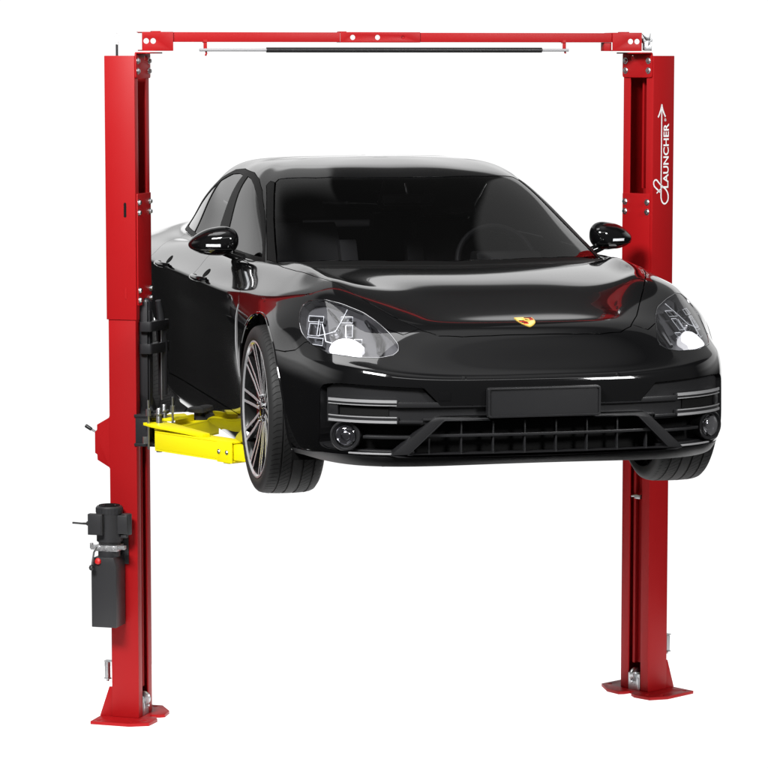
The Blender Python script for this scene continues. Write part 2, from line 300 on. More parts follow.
def bolt_head(mb, p, d, r=.011, h=.010, mi=0):
    """hex bolt head with washer at p pointing along d"""
    mx = Matrix.Translation(Vector(p)) @ Vector(d).to_track_quat('Z', 'Y').to_matrix().to_4x4()
    mb.lathe([(r*1.45,0),(r*1.45,.002),(r*1.4,.0025),(r*.2,.0026)], 16, mx, mi)
    mb.lathe([(r,.0026),(r,h*.75),(r*.82,h),(0.0001,h*1.02)], 6, mx, mi)
# ------------------------------------------------------------------ floor
f = MB(); f._add([(-2.3,.2,0),(2.2,.2,0),(2.2,2.5,0),(-2.3,2.5,0)], [(0,1,2,3)])
fl = f.build('floor', M['floor']); fl['kind'] = 'structure'
# ------------------------------------------------------------------ two-post lift
lift = thing('car_lift', 'red two-post car lift with overhead beam and yellow arms holding up the black car', 'car lift', (-.06,1.32,0))
LO = Vector((-.06,1.32,0))
TH = radians(29); A2, B2 = .065, .088            # column half depth, half width
def colframe(s):
    """column frame: u towards the car, w towards the rear, z up (relative to the lift empty)"""
    if s < 0: O, n, t = Vector((-1.284,1.324,0)), Vector((cos(TH),-sin(TH),0)), Vector((sin(TH),cos(TH),0))
    else:     O, n, t = Vector((1.161,1.331,0)), Vector((-cos(TH),-sin(TH),0)), Vector((-sin(TH),cos(TH),0))
    O = O-LO
    return Matrix(((n.x,t.x,0,O.x),(n.y,t.y,0,O.y),(0,0,1,0),(0,0,0,1)))
def cprofile(a, b, th, lip, off=0, rear=None):
    a += off; b += off
    rear = -a
    return [(a,-b),(a,-b+lip),(a-th,-b+lip),(a-th,-b+th),(rear+th,-b+th),(rear+th,b-th),(a-th,b-th),(a-th,b-lip),(a,b-lip),(a,b),(rear,b),(rear,-b)]
for s in (-1, 1):
    mx = colframe(s)
    c = MB(); c.prism(cprofile(A2,B2,.008,.050), .014, 2.30, mx=mx)
    c.prism([(.020,-.026),(.028,-.026),(.028,.040),(.020,.040)], .14, 2.28, mx=mx)     # cable guide rib in the channel
    c.prism([(.028,.012),(.050,.012),(.050,.028),(.028,.028)], .14, 2.28, mx=mx)
    col = c.build('column', M['red'], lift, bevel=.004)
    b = MB()                                                        # base plate with a slot for the cable
    outl = [(-.125,-.205),(.062,-.212),(.143,-.172),(.150,-.080),(.128,-.040),(.094,-.036),(.094,.0),(.128,.004),(.150,.020),(.143,.100),(.072,.205),(-.125,.205)]
    b.prism(outl, 0, .014, holes=[circ(-.095,-.175,.011), circ(.06,-.178,.011), circ(.105,-.125,.011), circ(-.095,.175,.011), circ(.05,.17,.011)], mx=mx)
    b.build('base_plate', M['red'], col, bevel=.002)
    for w in (-.075, .075):
        g = MB(); g.prism([(-A2-.001,.0143),(-A2-.062,.0143),(-A2-.016,.15),(-A2-.001,.15)], w-.004, w+.004, fn=lambda p,q,r: (p,r,q), mx=mx)
        g.build('gusset', M['red'], col, bevel=.0015)
    h = MB()                                                        # sheave housing at the foot
    h.prism([(.030,.0145),(.066,.0145),(.066,.092),(.058,.100),(.030,.100)], -.036, .036, fn=lambda p,q,r: (p,r,q), mx=mx)
    h.lathe([(.034,-.012),(.034,-.009),(.028,-.004),(.028,.004),(.034,.009),(.034,.012)], 24, mx @ Matrix.Translation((.052,0,.086)) @ Matrix.Rotation(pi/2, 4, 'X'))
    h.box((.0675,.004,.055), (.004,.026,.03), mx); h.box((.0675,-.026,.05), (.005,.012,.05), mx)
    bolt_head(h, mx @ Vector((.0696,.006,.055)), mx.to_3x3() @ Vector((1,0,0)), .008)
    h.build('sheave_block', M['steel'], col, bevel=.0015)
    y = MB()                                                        # cable end adjuster on the outer face
    ox = -.118 if s < 0 else -.162
    y.lathe([(.0135,.175),(.0135,.245),(.011,.248),(.002,.249)], 16, mx @ Matrix.Translation((ox,0,0)))
    y.lathe([(.007,.158),(.007,.1745)], 12, mx @ Matrix.Translation((ox,0,0)))
    y.lathe([(.019,.1685),(.019,.1735)], 6, mx @ Matrix.Translation((ox,0,0)))
    y.box(((ox-A2)/2-.001,0,.252), (abs(ox)-A2+.02,.03,.004), mx)
    y.build('cable_adjuster', M['steel'], col)
    # --- upper extension sliding over the column
    z0, z1 = 1.822, 2.995
    e = MB(); e.prism(cprofile(A2,B2,.005,.044,.006), z0, z1, mx=mx)
    e.prism([(-.03,-.020),(-.022,-.020),(-.022,.050),(-.03,.050)], 2.38, 2.99, mx=mx)
    e.prism([(-.021,.018),(.012,.018),(.012,.030),(-.021,.030)], 2.38, 2.99, mx=mx)
    ext = e.build('column_extension', M['red'], lift, bevel=.003)
    AF, BF = A2+.006, B2+.006
    j = MB(); zt, zb = (2.385,1.885) if s < 0 else (2.36,1.86)
    wl, wr = -BF+.012, BF-.004
    j.prism(rounded([(wl,zb),(wr,zb),(wr,zt),(wl,zt)], .006, 3), AF, AF+.006, fn=lambda p,q,r: (r,p,q), mx=mx)
    pl = j.build('joint_plate', M['red'], ext, bevel=.0012)
    nrm = mx.to_3x3() @ Vector((1,0,0))
    bolts('plate_bolt', M['steel'], ext, [(mx @ Vector((AF+.006, w, z)), nrm) for w in (wl+.016, wr-.016) for z in (zt-.04, zt-.085, zb+.025, zb+.068)])
    k = MB()                                                        # top plate folded over the column head
    k.prism(rounded([(-BF+.004,2.895),(BF+.002,2.895),(BF+.002,3.0105),(-BF+.004,3.0105)], .012, 3), AF, AF+.007, fn=lambda p,q,r: (r,p,q), mx=mx,
            holes=[circ(.035,2.985,.012)])
    k.prism(rounded([(AF-.001,-BF+.006),(AF+.075,-BF+.006),(AF+.075,BF-.02),(AF-.001,BF)], .01, 2), 3.0045, 3.0105, mx=mx)
    k.build('head_bracket', M['red'], ext, bevel=.0015)
    bolts('head_bolt', M['steel'], ext, [(mx @ Vector((AF+.007, w, z)), nrm) for w in (-BF+.026, BF-.018) for z in (2.972, 2.927)])
    if s < 0:
        d = MB(); d.prism(rounded([(-.004,2.29),(.004,2.29),(.004,2.335),(-.004,2.335)], .004, 4), -BF-.0008, -BF+.001, fn=lambda p,q,r: (p+.022,r,q), mx=mx)
        d.prism(rounded([(-.006,2.28),(.006,2.28),(.006,2.345),(-.006,2.345)], .006, 4), -BF-.0012, -BF-.0009, fn=lambda p,q,r: (p+.022,r,q), mx=mx, holes=[rounded([(-.004,2.29),(.004,2.29),(.004,2.335),(-.004,2.335)], .004, 4)])
        d.build('slot', M['matte'], ext)
        d = MB(); d.prism(rounded([(-.005,1.915),(.005,1.915),(.005,1.965),(-.005,1.965)], .003, 3), -BF-.0016, -BF+.001, fn=lambda p,q,r: (p+.022,r,q), mx=mx); d.build('latch_tab', M['red'], ext)
        # cable rod and ring on the column head
        r_ = MB(); bx = mx @ Vector((-.03,-.04,0))
        r_.tube([bx+Vector((0,0,2.90)), bx+Vector((0,0,3.045))], .0055, 12)
        r_.build('cable_stud', M['carr'], ext)
        r_ = MB(); r_.tube([bx+Vector((0,0,3.045)), bx+Vector((0,0,3.06))], .008, 12)
        ring = [bx+Vector((.014*cos(a), 0, 3.078+.019*sin(a))) for a in [2*pi*i/20-pi/2 for i in range(21)]]
        r_.tube(ring, .0028, 8); r_.build('cable_ring', M['white'], ext)
    else:
        r_ = MB()                                                   # sheave hanger beside the beam end
        fnh = lambda p,q,r: (p-LO.x, r-LO.y, q)
        r_.prism([(1.122,3.018),(1.158,3.018),(1.158,3.058),(1.150,3.058),(1.150,3.04),(1.140,3.04),(1.140,3.062),(1.122,3.055)], 1.285, 1.291, fn=fnh)
        r_.prism([(1.112,3.098),(1.112,3.092),(1.134,3.066),(1.152,3.066),(1.152,3.098),(1.142,3.106),(1.130,3.098)], 1.285, 1.291, fn=fnh)
        r_.prism([(1.128,3.02),(1.156,3.02),(1.156,3.09),(1.128,3.09)], 1.325, 1.331, fn=fnh)
        r_.lathe([(.022,-.016),(.022,-.01),(.016,-.004),(.016,.004),(.022,.01),(.022,.016)], 20, Matrix.Translation((1.141-LO.x,1.308-LO.y,3.066)) @ Matrix.Rotation(pi/2,4,'X'))
        r_.build('sheave_hanger', M['steel'], ext, bevel=.001)
        # clamp in the channel
        r_ = MB(); r_.box((.058,-.010,.936), (.018,.036,.018), mx); r_.tube([mx@Vector((.06,-.005,.942)), mx@Vector((.06,.03,.936))], .006)
        r_.build('cable_clamp', M['steel'], col, bevel=.002)
        # lettering
        t = bpy.data.curves.new('lettering', 'FONT'); t.body = 'LAUNCHER'; t.size = 1; t.offset = .022; t.extrude = .0
        to = bpy.data.objects.new('tmp', t); COL.objects.link(to); bpy.context.view_layer.update()
        me = bpy.data.meshes.new_from_object(to.evaluated_get(bpy.context.evaluated_depsgraph_get()))
        bpy.data.objects.remove(to)
        P = np.array([v.co[:] for v in me.vertices]); lo, hi = P.min(0), P.max(0)
        zb, zt, ub, ut = 2.385, 2.684, -.036, .001
        face = -BF-.0012
        for v in me.vertices:
            z = zb+(v.co.x-lo[0])/(hi[0]-lo[0])*(zt-zb); u = ub+(v.co.y-lo[1])/(hi[1]-lo[1])*(ut-ub)
            v.co = mx @ Vector((u, face, z))
        me.materials.append(M['letter'])
        link('lettering', me, ext)
        def ribbon(mb, pts, wd):
            n = len(pts); L, R = [], []
            for i, (u, z) in enumerate(pts):
                a, b2 = pts[max(i-1,0)], pts[min(i+1,n-1)]
                d = Vector((b2[0]-a[0], b2[1]-a[1])).normalized(); w_ = wd[i] if isinstance(wd, list) else wd
                L.append((u-d.y*w_/2, z+d.x*w_/2)); R.append((u+d.y*w_/2, z-d.x*w_/2))
            vs = [mx @ Vector((p[0], face-.0003, p[1])) for p in L+R]
            mb._add(vs, [(i, i+1, n+i+1, n+i) for i in range(n-1)])
        def smooth2(pts, n=8):
            a = np.array(pts, float); tt = np.concatenate([[0], np.cumsum(np.linalg.norm(np.diff(a, axis=0), axis=1))])
            return [tuple(p) for p in spline(a, tt, np.linspace(0, tt[-1], n*len(pts)))]
        g = MB()
        ribbon(g, [(.0145,2.752),(.0145,2.40)], .0065)
        ribbon(g, smooth2([(.0145,2.41),(.0145,2.36),(.010,2.328),(-.008,2.312),(-.027,2.320),(-.035,2.345),(-.022,2.374),(.004,2.392),(.032,2.412),(.050,2.424),(.063,2.418),(.062,2.398),(.045,2.383),(.022,2.366)]), .0075)
        ribbon(g, [(.044,2.362),(.002,2.392)], .006)
        ribbon(g, smooth2([(.0145,2.772),(.021,2.748),(.039,2.712)], 5), .008)
        ribbon(g, smooth2([(.0145,2.772),(.008,2.748),(-.011,2.714)], 5), .008)
        ribbon(g, [(-.010+.006*cos(a), 2.700+.006*sin(a)) for a in [2*pi*i/14 for i in range(15)]], .0016)
        ribbon(g, [(-.013,2.6975),(-.007,2.6975),(-.007,2.702),(-.0095,2.702),(-.0095,2.6975),(-.013,2.703)], .0014)
        g.build('arrow_emblem', M['letter'], ext, fix=False)
# --- overhead beam (open at the back)
bm_ = MB()
def channel(mb, x0, x1, z0, z1, yf, depth, th, holes=()):
    fn = lambda p,q,r: (p-LO.x, r-LO.y, q)
    mb.prism([(x0,z0),(x1,z0),(x1,z1),(x0,z1)], yf, yf+th, holes=holes, fn=fn)
    for a, b in ((z1-th,z1),(z0,z0+th)): mb.box(((x0+x1)/2-LO.x, yf+th+(depth-th)/2+.0003-LO.y, (a+b)/2), (x1-x0, depth-th, b-a))
channel(bm_, -1.09,-.325, 3.056,3.0995, 1.252,.07,.004); channel(bm_, -.055,.96, 3.056,3.0985, 1.252,.07,.004)
beam = bm_.build('crossbeam', M['red'], lift, bevel=.001)
m = MB(); channel(m, -.325,.045, 3.0545,3.101, 1.247,.08,.004, holes=[circ(-.268,3.077,.0115), circ(-.153,3.077,.0115), circ(-.035,3.077,.008)])
m.box((-.31-LO.x,1.285-LO.y,3.1025), (.03,.06,.003)); m.build('beam_sleeve', M['red'], beam, bevel=.001)
for s, x0, x1, hs in ((-1,-1.226,-1.086,(-1.207,-1.176)), (1,.955,1.096,(1.042,1.073))):
    m = MB(); channel(m, x0, x1, 3.0165,3.1005, 1.243,.13,.005, holes=[circ(h,3.06,.0125) for h in hs])
    m.box(((x0+x1)/2-LO.x+s*.0,1.30-LO.y,3.1025), (.04,.05,.004)); m.box((x0-LO.x-.009 if s<0 else x1-LO.x-.03,1.27-LO.y,3.099), (.018,.03,.003))
    if s > 0: m.box((.937-LO.x,1.285-LO.y,3.036), (.036,.05,.039))
    m.build('beam_bracket', M['red'], beam, bevel=.0015)
for x, zz in ((-.945,2.995), (.719,3.012)):
    m = MB(); m.box((x-LO.x,1.228-LO.y,3.04), (.016,.004,.052)); m.box((x-LO.x,1.24-LO.y,3.0535), (.016,.028,.004))
    m.tube([(x-LO.x,1.226-LO.y,3.03),(x+.004-LO.x,1.222-LO.y,3.005),(x-LO.x,1.224-LO.y,zz)], .0045); m.build('bar_hanger', M['red'], beam, bevel=.001)
m = MB(); m.tube([(-.974-LO.x,1.212-LO.y,3.0205),(.735-LO.x,1.212-LO.y,3.0205)], .0065, 14); m.build('sensor_bar', M['grey'], beam)
m = MB(); m.tube([(-.671-LO.x,1.212-LO.y,3.0205),(.607-LO.x,1.212-LO.y,3.0205)], .0115, 18); m.build('foam_sleeve', M['satin'], beam)
# --- carriages, arms
for s in (-1, 1):
    mx = colframe(s)
    c = MB()
    c.prism([(A2-.02,-.034),(.10,-.034),(.10,.034),(A2-.02,.034)], 1.262, 1.90, mx=mx)          # upright riding in the channel
    c.prism([(.100,-.020),(.106,-.020),(.106,.020),(.100,.020)], 1.42, 1.86, mx=mx)
    for z in (1.262, 1.392): c.box((.105,0,z), (.10,.19,.014), mx)
    c.box((.09,-.084,1.327), (.06,.012,.13), mx); c.box((.09,.084,1.327), (.06,.012,.13), mx)
    c.prism([(.058,1.405),(.115,1.405),(.095,1.47),(.058,1.49)], -.034, .05, fn=lambda p,q,r: (p,r,q), mx=mx)
    carr = c.build('carriage', M['carr'], lift, bevel=.003)
    for z in (1.79, 1.69):                                                                       # clips holding the spare post
        k = MB(); k.prism(rounded([(.070,-.062),(.128,-.062),(.140,.02),(.150,.125),(.112,.125),(.105,.03),(.070,.03)], .012, 3), z-.022, z+.022, mx=mx)
        k.build('post_clip', M['carr'], carr, bevel=.002)
    k = MB()
    k.tube([mx@Vector((.118,.060,1.90)), mx@Vector((.122,.078,1.84)), mx@Vector((.128,.094,1.70)), mx@Vector((.128,.088,1.47))], [.013,.018,.023,.021], 16)
    k.tube([mx@Vector((.085,-.005,1.84)), mx@Vector((.085,-.005,1.905)), mx@Vector((.085,-.005,1.915))], [.022,.018,.010], 16)
    k.build('spare_post', M['carr'], carr)
    k = MB()
    k.tube([mx@Vector((.132,.062,1.45)), mx@Vector((.130,.068,1.77))], .0045, 8); k.build('brake_line', M['steel'], carr)
    base = mx.to_3x3()
    # arms: world coordinates for the side, mirrored for the other one
    for front in (True, False):
        if front: p0, p1, p2 = Vector((-1.165,1.118)), Vector((-.905,.635)), Vector((-.78,.41))
        else:     p0, p1, p2 = Vector((-1.115,1.305)), Vector((-.865,1.62)), Vector((-.76,1.76))
        cx = -.0615
        if s > 0: p0, p1, p2 = (Vector((2*cx-p.x, p.y)) for p in (p0, p1, p2))
        d = (p1-p0).normalized(); nn = Vector((-d.y, d.x))
        def at(p, lat, z): return (p.x+nn.x*lat-LO.x, p.y+nn.y*lat-LO.y, z)
        L = (p1-p0).length; hw = .048
        a = MB(); th = .007; z0, z1 = (1.248,1.336) if front else (1.252,1.330)
        # square tube of four walls so that the open end shows
        def wall(mb, pa, pb, l0, l1, za, zb):
            vs = [at(p, l, z) for p in (pa, pb) for l in (l0, l1) for z in (za, zb)]
            mb._add(vs, [(0,1,3,2),(4,6,7,5),(0,4,5,1),(2,3,7,6),(0,2,6,4),(1,5,7,3)])
        wall(a,p0,p1,-hw,hw,z1-th,z1); wall(a,p0,p1,-hw,hw,z0,z0+th)
        wall(a,p0,p1,-hw,-hw+th,z0+th+.0003,z1-th-.0003); wall(a,p0,p1,hw-th,hw,z0+th+.0003,z1-th-.0003)
        if front:
            pe = p1-d*.005
            for l in (-hw-.004, hw): wall(a, p1-d*.10, p1+d*.004, l, l+.004, z0-.004, z1+.002)
            wall(a, p1-d*.06, p1-d*.02, -hw, hw, z0-.008, z0-.0005)
        arm = a.build('lift_arm', M['yellow'], lift, bevel=.002)
        x_ = MB(); hx = hw-th-.003
        wall(x_, p1-d*.2, p2, -hx, hx, z0+th+.003, z1-th-.003)
        if front: x_.build('arm_extension', M['yellow'], arm, bevel=.002)
        else:
            x_ = MB(); wall(x_, p1-d*.22, p1-d*.02, -hx, hx, z0+th+.003, z1-th-.003); x_.build('arm_extension', M['yellow'], arm, bevel=.002)
        pz = z1 if front else z1
        end = p2 if front else p1-d*.09
        w_ = MB(); w_.lathe([(.055,z1+.0005),(.055,z1+.008),(.030,z1+.010),(.030,1.362),(.058,1.364),(.060,1.380),(.050,1.384),(.001,1.384)], 28, Matrix.Translation((end.x-LO.x,end.y-LO.y,0)))
        w_.build('lifting_pad', M['rubber'], arm)
        # gear plate on top of the pivot
        g = MB()
        if front:
            q0, q1 = p0-d*.075+nn*.005*s, p0+d*.30
            tz = lambda q: 1.368-.018*((q-q0).dot(d)/(q1-q0).length)
            o_ = [(q0,-.050),(q0+d*.02,.052),(q0+d*.10,.056),(q1,.020),(q1+d*.02,.012),(q1+d*.02,-.030),(q1-d*.02,-.040),(q0+d*.08,-.058)]
            n = len(o_); vs = [at(q, l, tz(q)) for q, l in o_] + [at(q, l, tz(q)-.013) for q, l in o_]
            g._add(vs, [tuple(range(n)), tuple(range(n, 2*n))[::-1]] + [(i, (i+1) % n, n+(i+1) % n, n+i) for i in range(n)])
            g.lathe([(.04,z1+.0005),(.04,1.352)], 20, Matrix.Translation(at(p0,0,0)))
        else:
            o_ = [(p0-d*.06,-.05),(p0-d*.06,.05),(p0+d*.10,.05),(p0+d*.16,.0),(p0+d*.10,-.05)]
            n = len(o_); vs = [at(q, l, 1.372) for q, l in o_] + [at(q, l, 1.360) for q, l in o_]
            g._add(vs, [tuple(range(n)), tuple(range(n, 2*n))[::-1]] + [(i, (i+1) % n, n+(i+1) % n, n+i) for i in range(n)])
            wall(g, p0+d*.08, p0+d*.24, -.006, .006, z1+.0005, 1.36)
        g.build('gear_plate', M['yellow'], arm, bevel=.002)
        v = MB(); pin = p0-d*.03
        v.lathe([(.013,1.235),(.013,1.425),(.010,1.432),(.001,1.433)], 16, Matrix.Translation(at(pin,0,0)))
        v.lathe([(.020,1.401),(.020,1.408)], 16, Matrix.Translation(at(pin,0,0)))
        v.tube([at(pin-d*.012+nn*(-.05),0,1.25), at(pin-d*.012+nn*(-.05),0,1.47)], .0055, 10)
        v.lathe([(.011,1.40),(.011,1.43)], 10, Matrix.Translation(at(pin-d*.012+nn*(-.05),0,0)))
        v.box(at(pin-d*.03+nn*(-.055),0,1.29), (.02,.02,.03)); v.build('arm_pin', M['steel'], arm)
        if front:
            sd = -hw-.0045
            bolts('arm_bolt', M['steel'], arm, [(at(q, sd if s < 0 else -sd, (z0+z1)/2-.002), Vector((*nn, 0))*(-1 if s < 0 else 1)) for q in (p1-d*.085, p1-d*.030)], .007, .006)
# --- lock cover on the left column
mx = colframe(-1)
o = MB(); zc = 1.268
cov = [(-A2-.001,1.392),(-A2-.006,1.378),(-.128,1.345),(-.128,1.322),(-.1385,1.312),(-.1385,1.216),(-.128,1.210),(-.127,1.185),(-A2-.006,1.153),(-A2-.001,1.142)]
o.prism(cov, -.080, .06, fn=lambda p,q,r: (p,r,q), mx=mx)
lock = o.build('lock_cover', M['red'], lift, bevel=.003)
o = MB(); P = lambda u, w, z: mx @ Vector((u, w, z))
o.tube([P(-.13,-.07,1.306), P(-.158,-.075,1.324)], .0045, 10); o.build('lever_rod', M['steel'], lock)
o = MB(); o.tube([P(-.154,-.0745,1.321), P(-.157,-.075,1.323), P(-.180,-.079,1.338), P(-.183,-.0795,1.340)], [.005,.008,.0085,.006], 12); o.build('lever_grip', M['satin'], lock)
# ------------------------------------------------------------------ hydraulic power unit
pu = thing('power_unit', 'black hydraulic pump with oil tank and red knob on the side of the red post', 'hydraulic pump', (mx @ Vector((-.05,-.15,.44)))+LO)
imx = Matrix.Translation(-(pu.location)) @ Matrix.Translation(LO) @ mx
def U(name, m, fn, bevel=0, parent=pu):
    b = MB(); fn(b); return b.build(name, M[m], parent, bevel=bevel)
tank = U('oil_tank', 'unit', lambda b: b.prism([(-.110,.447),(.008,.447),(.008,.728),(-.004,.764),(-.098,.764),(-.110,.728)], -.215, -.097, fn=lambda p,q,r: (p,r,q), mx=imx), .004)
U('mounting_plate', 'unit', lambda b: b.box((-.02,-.0955,.80), (.09,.005,.16), imx), .001)
def neck(b):
    b.lathe([(.050,.764),(.050,.790),(.044,.792)], 28, imx @ Matrix.Translation((-.045,-.155,0)))
U('tank_neck', 'unit', neck)
def block(b):
    b.box((-.045,-.155,.803), (.105,.085,.026), imx)
    b.lathe([(.046,.790),(.046,.816)], 24, imx @ Matrix.Translation((-.045,-.155,0)))
    b.box((-.104,-.19,.806), (.022,.03,.018), imx); b.box((.022,-.17,.806), (.028,.03,.016), imx)
    b.tube([imx@Vector((.02,-.19,.806)), imx@Vector((.045,-.20,.808))], .007); b.tube([imx@Vector((-.112,-.20,.802)), imx@Vector((-.112,-.20,.826))], .008)
    for x in (-.08,-.045,-.01): bolt_head(b, imx@Vector((x,-.1976,.804)), imx.to_3x3()@Vector((0,-1,0)), .007)
U('valve_block', 'alu', block, .003)
def motor(b):
    prof = [(.048,.816),(.050,.826),(.058,.832),(.058,.842)]
    prof += [(.058,.955),(.060,.957),(.060,.984),(.055,.990),(.030,.993),(.028,.990),(.001,.990)]
    b.lathe(prof, 40, imx @ Matrix.Translation((-.045,-.150,0)))
    for k in range(24):
        a = 2*pi*k/24
        b.box((-.045+.0585*cos(a), -.150+.0585*sin(a), .972), (.006,.003,.020), imx, rz=a)
mo = U('motor', 'unit', motor, 0)
U('fan_grille', 'matte', lambda b: [b.lathe([(r,.9905),(r,.9945),(r+.003,.9945),(r+.003,.9905)], 28, imx @ Matrix.Translation((-.045,-.150,0)), closed=True) for r in (.010,.020,.034,.044)], 0, mo)
U('switch_box', 'unit', lambda b: [b.box((-.082,-.222,.915), (.068,.030,.094), imx), b.box((-.082,-.2385,.915), (.060,.004,.086), imx)], .003, mo)
def cap(b):
    b.box((.020,-.150,.910), (.060,.060,.085), imx)
    b.tube([imx@Vector((.036,-.150,.862)), imx@Vector((.036,-.150,.958))], .024, 20)
    b.box((.030,-.16,.856), (.03,.03,.014), imx)
U('capacitor_box', 'unit', cap, .006, mo)
U('power_cable', 'satin', lambda b: b.tube([imx@Vector((-.112,-.222,.917)), imx@Vector((-.124,-.222,.917)), imx@Vector((-.128,-.222,.916)), imx@Vector((-.150,-.224,.916)), imx@Vector((-.192,-.226,.918))], [.010,.010,.0055,.0045,.0045], 12), 0, mo)
U('release_lever', 'steel', lambda b: b.tube([imx@Vector((-.086,-.205,.806)), imx@Vector((-.088,-.235,.79)), imx@Vector((-.094,-.245,.735))], .0045, 10), 0)
U('lever_knob', 'satin', lambda b: b.lathe([(.002,-.013),(.009,-.010),(.0125,0),(.009,.010),(.002,.013)], 18, imx @ Matrix.Translation((-.095,-.247,.722))), 0)
U('filler_cap', 'knobred', lambda b: b.lathe([(.012,-.006),(.0145,-.002),(.0145,.008),(.011,.012),(.001,.013)], 20, imx @ Matrix.Translation((-.076,-.214,.746)) @ Matrix.Rotation(radians(70), 4, 'X')), 0)
# ------------------------------------------------------------------ the car
car = thing('sedan_car', 'glossy black four-door sedan raised on the yellow arms of the red lift', 'car', (-.015,0,1.2))
S = body_grid(); NR, NC, _ = S.shape
GV = S.reshape(-1, 3)
def gnormals(S):
    du = np.roll(S, -1, 1)-np.roll(S, 1, 1); dv = np.gradient(S, axis=0)
    n = np.cross(du, dv); n /= np.maximum(np.linalg.norm(n, axis=2, keepdims=True), 1e-9)
    c = S.reshape(-1,3).mean(0)
    n[-1] = (0, 0, 1)
    return n
GN = gnormals(S)
if GN[30, NC//4, 0] * S[30, NC//4, 0] < 0: GN = -GN
GN[-1] = GN[-2]*0+np.array([0,0,1.0])
GF = [(i*NC+j, i*NC+(j+1) % NC, (i+1)*NC+(j+1) % NC, (i+1)*NC+j) for i in range(NR-1) for j in range(NC)]
TRI = [t for q in GF for t in ((q[0],q[1],q[2]),(q[0],q[2],q[3]))]
BV = BVHTree.FromPolygons([Vector(v) for v in GV], TRI)
GNF = GN.reshape(-1, 3)
from mathutils.geometry import barycentric_transform
def snorm(p):
    h = BV.find_nearest(p)
    a, b, c = TRI[h[2]]
    n = barycentric_transform(h[0], Vector(GV[a]), Vector(GV[b]), Vector(GV[c]), Vector(GNF[a]), Vector(GNF[b]), Vector(GNF[c]))
    return n.normalized() if n.length > 1e-6 else Vector((0,0,1))
def hit_front(x, z):
    h = BV.ray_cast(Vector((x, -3, z)), Vector((0,1,0))); return h[0]
def hit_side(s, y, z):
    h = BV.ray_cast(Vector((s*3, y, z)), Vector((-s,0,0))); return h[0]
def hit_top(x, y):
    h = BV.ray_cast(Vector((x, y, 3)), Vector((0,0,-1))); return h[0]
# --- outlines (half of the car)
def mirror_poly(h): return list(h) + [(-x, y) for x, y in h[::-1] if abs(x) > 1e-6]
HOOD = mirror_poly([(0,-.822),(.17,-.818),(.28,-.809),(.37,-.788),(.425,-.745),(.487,-.63),(.545,-.49),(.61,-.34),(.665,-.20),(.71,-.05),(.742,.15),(.758,.34),(.762,.47),(.69,.49),(.60,.465),(.46,.405),(.26,.35),(0,.326)])
WIND = mirror_poly([(0,.40),(.26,.425),(.46,.48),(.60,.555),(.69,.615),(.722,.66),(.690,.86),(.655,1.06),(.612,1.27),(.577,1.42),(.555,1.445),(.40,1.36),(.19,1.315),(0,1.305)])
COWL = mirror_poly([(0,.3265),(.26,.3505),(.46,.4055),(.60,.4655),(.69,.4905),(.735,.60),(.722,.655),(.69,.61),(.60,.55),(.46,.475),(.26,.42),(0,.395)])
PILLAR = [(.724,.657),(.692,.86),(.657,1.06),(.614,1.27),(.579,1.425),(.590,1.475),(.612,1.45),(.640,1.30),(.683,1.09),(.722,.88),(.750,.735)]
FWIN = [(.81,.922),(1.50,.932),(1.585,1.015),(1.785,1.236),(1.70,1.228),(1.594,1.208),(1.418,1.163),(1.2,1.086),(1.0,1.006),(.87,.952)]
RWIN = [(1.70,.936),(1.785,1.02),(1.885,1.238),(2.0,1.242),(2.14,1.234),(2.30,1.195),(2.338,1.10),(2.385,.945),(2.30,.942)]
QWIN = [(2.398,.946),(2.352,1.10),(2.318,1.187),(2.45,1.145),(2.62,1.08),(2.78,1.01),(2.88,.965),(2.86,.952)]
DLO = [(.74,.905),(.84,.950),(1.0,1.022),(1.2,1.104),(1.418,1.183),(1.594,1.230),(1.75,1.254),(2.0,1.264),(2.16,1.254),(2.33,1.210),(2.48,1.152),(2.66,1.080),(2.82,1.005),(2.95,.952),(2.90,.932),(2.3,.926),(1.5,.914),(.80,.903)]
HEAD = [(.838,.735),(.826,.772),(.808,.80),(.785,.817),(.74,.828),(.68,.814),(.61,.784),(.572,.752),(.545,.714),(.528,.677),(.532,.657),(.557,.640),(.607,.631),(.689,.631),(.784,.640),(.827,.667),(.840,.702)]
BUMP = [(1.2,.05),(1.2,.622),(.90,.622),(.872,.634),(.84,.667),(.70,.73),(.55,.73),(.50,.712),(.43,.735),(0,.735)]
BUMP = [(x,z) for x,z in BUMP] + [(0,.05)]
BUMP = BUMP[:-2] + [(0,.735)] + [(-x,z) for x,z in BUMP[:-2][::-1]]
LIP = mirror_poly([(0,.05),(1.2,.05),(1.2,.236),(.872,.240),(.813,.257),(.70,.260),(.553,.254),(0,.245)])
INTAKE = mirror_poly([(0,.452),(.405,.452),(.418,.469),(.468,.521)] + rounded([(.468,.521),(.76,.533),(.822,.525),(.826,.275),(.747,.269)], .03, 5)[6:-6] + [(.747,.2685),(.554,.262),(0,.253)])
FDOOR = [(.45,.265),(.452,.44),(.450,.60),(.436,.745),(.468,.825),(.54,.868),(.66,.893),(.80,.9005),(1.48,.909),(1.468,.86),(1.462,.80),(1.48,.68),(1.52,.58),(1.60,.43),(1.64,.265)]
RDOOR = [(1.64,.265),(1.60,.43),(1.52,.58),(1.48,.68),(1.462,.80),(1.468,.86),(1.48,.909),(2.3,.922),(2.70,.926),(2.62,.80),(2.52,.68),(2.44,.56),(2.38,.42),(2.34,.265)]
SKIRT = [(.43,.10),(.43,.2645),(2.345,.2645),(2.40,.10)]
def arch(yc): return [(yc+.392*cos(a), .352+.392*sin(a)) for a in [2*pi*k/56 for k in range(56)]]
